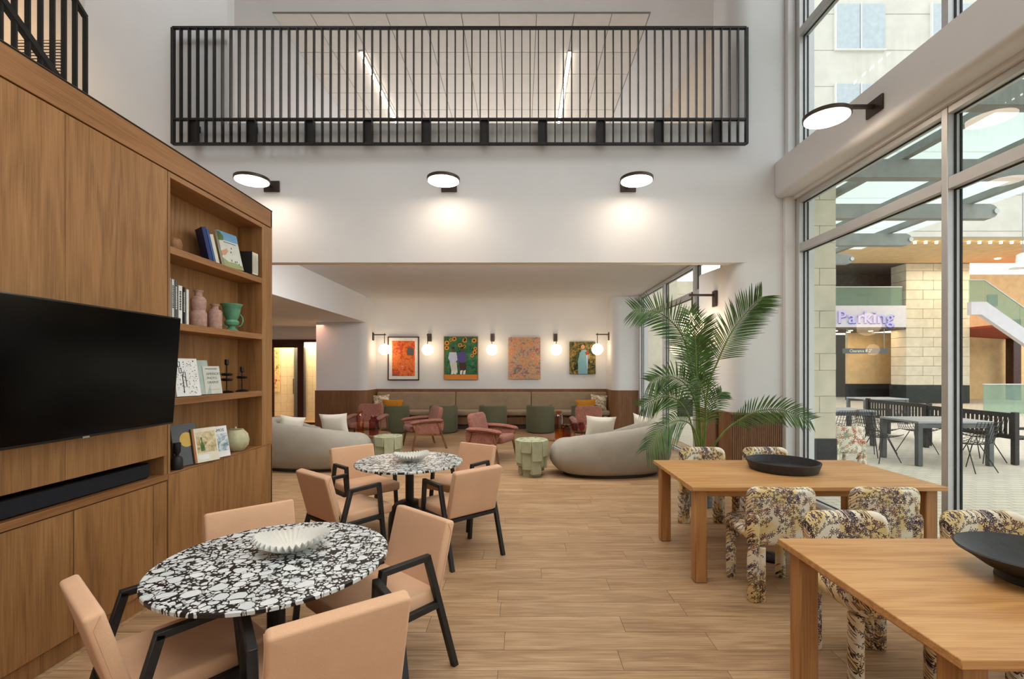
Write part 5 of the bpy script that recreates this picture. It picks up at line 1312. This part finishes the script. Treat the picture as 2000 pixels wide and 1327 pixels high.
for k in range(4): G().cyl((21.5 + k * 1.3, 21.0, 6.58), (21.5 + k * 1.3, 21.0, 6.62), 0.10, 12).build('downlight', 'spot_on', t)
bx('inner_wall', 21.2, 40.0, 25.0, 25.3, 0, 6.7, 'stone_warm')
bx('inner_side', 21.2, 21.3, 23.0, 25.0, 0, 6.7, 'stone_warm')
bx('inner_column', 25.6, 26.0, 24.2, 24.6, 0, 4.2, 'mahog')
sg = G().box(25.0, 25.5, 24.9, 25.0, 5.0, 5.6).build('sign_board', 'slate', t, smooth=False)
# escalator
e = thing('outdoor_staircase', 'white staircase with green glass balustrade across the plaza', 'staircase', (0, 0, 0))
def lz(x): return 5.43 if x < 19.9 else 5.43 - 0.70 * (x - 19.9)
G().prism([(19.25, 4.5), (19.9, 4.5), (26.0, lz(26.0) - 0.93), (26.0, lz(26.0) - 1.55), (19.7, 3.95), (19.25, 3.95)], 19.9, 20.1).build('stringer', 'fascia', e, smooth=False)
G().prism([(21.2, 3.6), (21.2, 3.5), (26.0, 3.2), (26.0, 3.3)], 21.0, 24.9).build('underside', 'red', e, smooth=False)
for x0, x1 in ((19.25, 19.88), (19.92, 21.4), (21.43, 22.9), (22.93, 24.4), (24.43, 25.9)):
    G().prism([(x0, lz(x0)), (x1, lz(x1)), (x1, lz(x1) - 0.93), (x0, lz(x0) - 0.93)], 19.99, 20.02).build('pane', 'glass_green', e, smooth=False)
G().bar((19.25, 20, 5.45), (19.9, 20, 5.45), 0.05, 0.04).bar((19.9, 20, 5.45), (26, 20, lz(26) + 0.02), 0.05, 0.04).build('handrail', 'alu', e)
G().box(25.8, 26.0, 19.9, 20.1, 0, 0.6).build('post', 'fascia', e, smooth=False)
e = thing('plaza_glass_railing', 'green glass railing at the far side of the plaza', 'railing', (0, 0, 0))
for k in range(8): G().box(16.9 + k * 1.5, 18.37 + k * 1.5, 17.0, 17.03, 0.0, 1.05).build('pane', 'glass_green', e, smooth=False)
G().box(16.9, 28.9, 16.98, 17.05, 1.05, 1.09).build('rail', 'alu', e, smooth=False)
# signs
s = thing('parking_sign', 'lit purple and white lettering reading Parking on the white fascia', 'sign', (14.9, 21.97, 3.78))
x = 0.0
for ch, adv in (('P', .50), ('a', .43), ('r', .30), ('k', .42), ('i', .20), ('n', .45), ('g', .45)):
    lt = text(ch, 0.86, 'letter_on', s, (x, -0.06, 0.0), 'letter', depth=0.02)
    text(ch, 0.86, 'halo_on', lt, (0.035, 0.045, -0.03), 'letter_edge', depth=0.02)
    x += adv
s = thing('clearance_sign', 'dark hanging bar reading Clearance 8\'-2" under the parking entrance', 'sign', (15.15, 21.9, 2.35))
G().box(0, 2.15, 0, 0.05, 0, 0.24, 0.005).build('board', 'slate', s); text('Clearance 8\'-2"', 0.20, 'white', s, (0.3, -0.01, 0.06), sx=0.85)
for x in (0.2, 1.95): G().cyl((x, 0.02, 0.24), (x, 0.02, 1.16), 0.015, 8).build('hanger', 'greysteel', s)
h = thing('plaza_pendant_lamp', 'white conical pendant lamp hanging at the right edge over the plaza', 'ceiling lamp', (15.3, 14.2, 4.72))
G().lathe([(0.05, 0.45), (0.14, 0.40), (0.16, 0.16), (0.32, 0.0), (0.30, 0.0), (0.12, 0.16)], 24, capt=False).build('shade', 'white', h)
G().cyl((0, 0, 0.44), (0, 0, 6.0), 0.012, 8).build('rod', 'greysteel', h); G().lathe([(0.0, 0.05), (0.12, 0.05)], 16).build('bulb', 'spot_on', h)
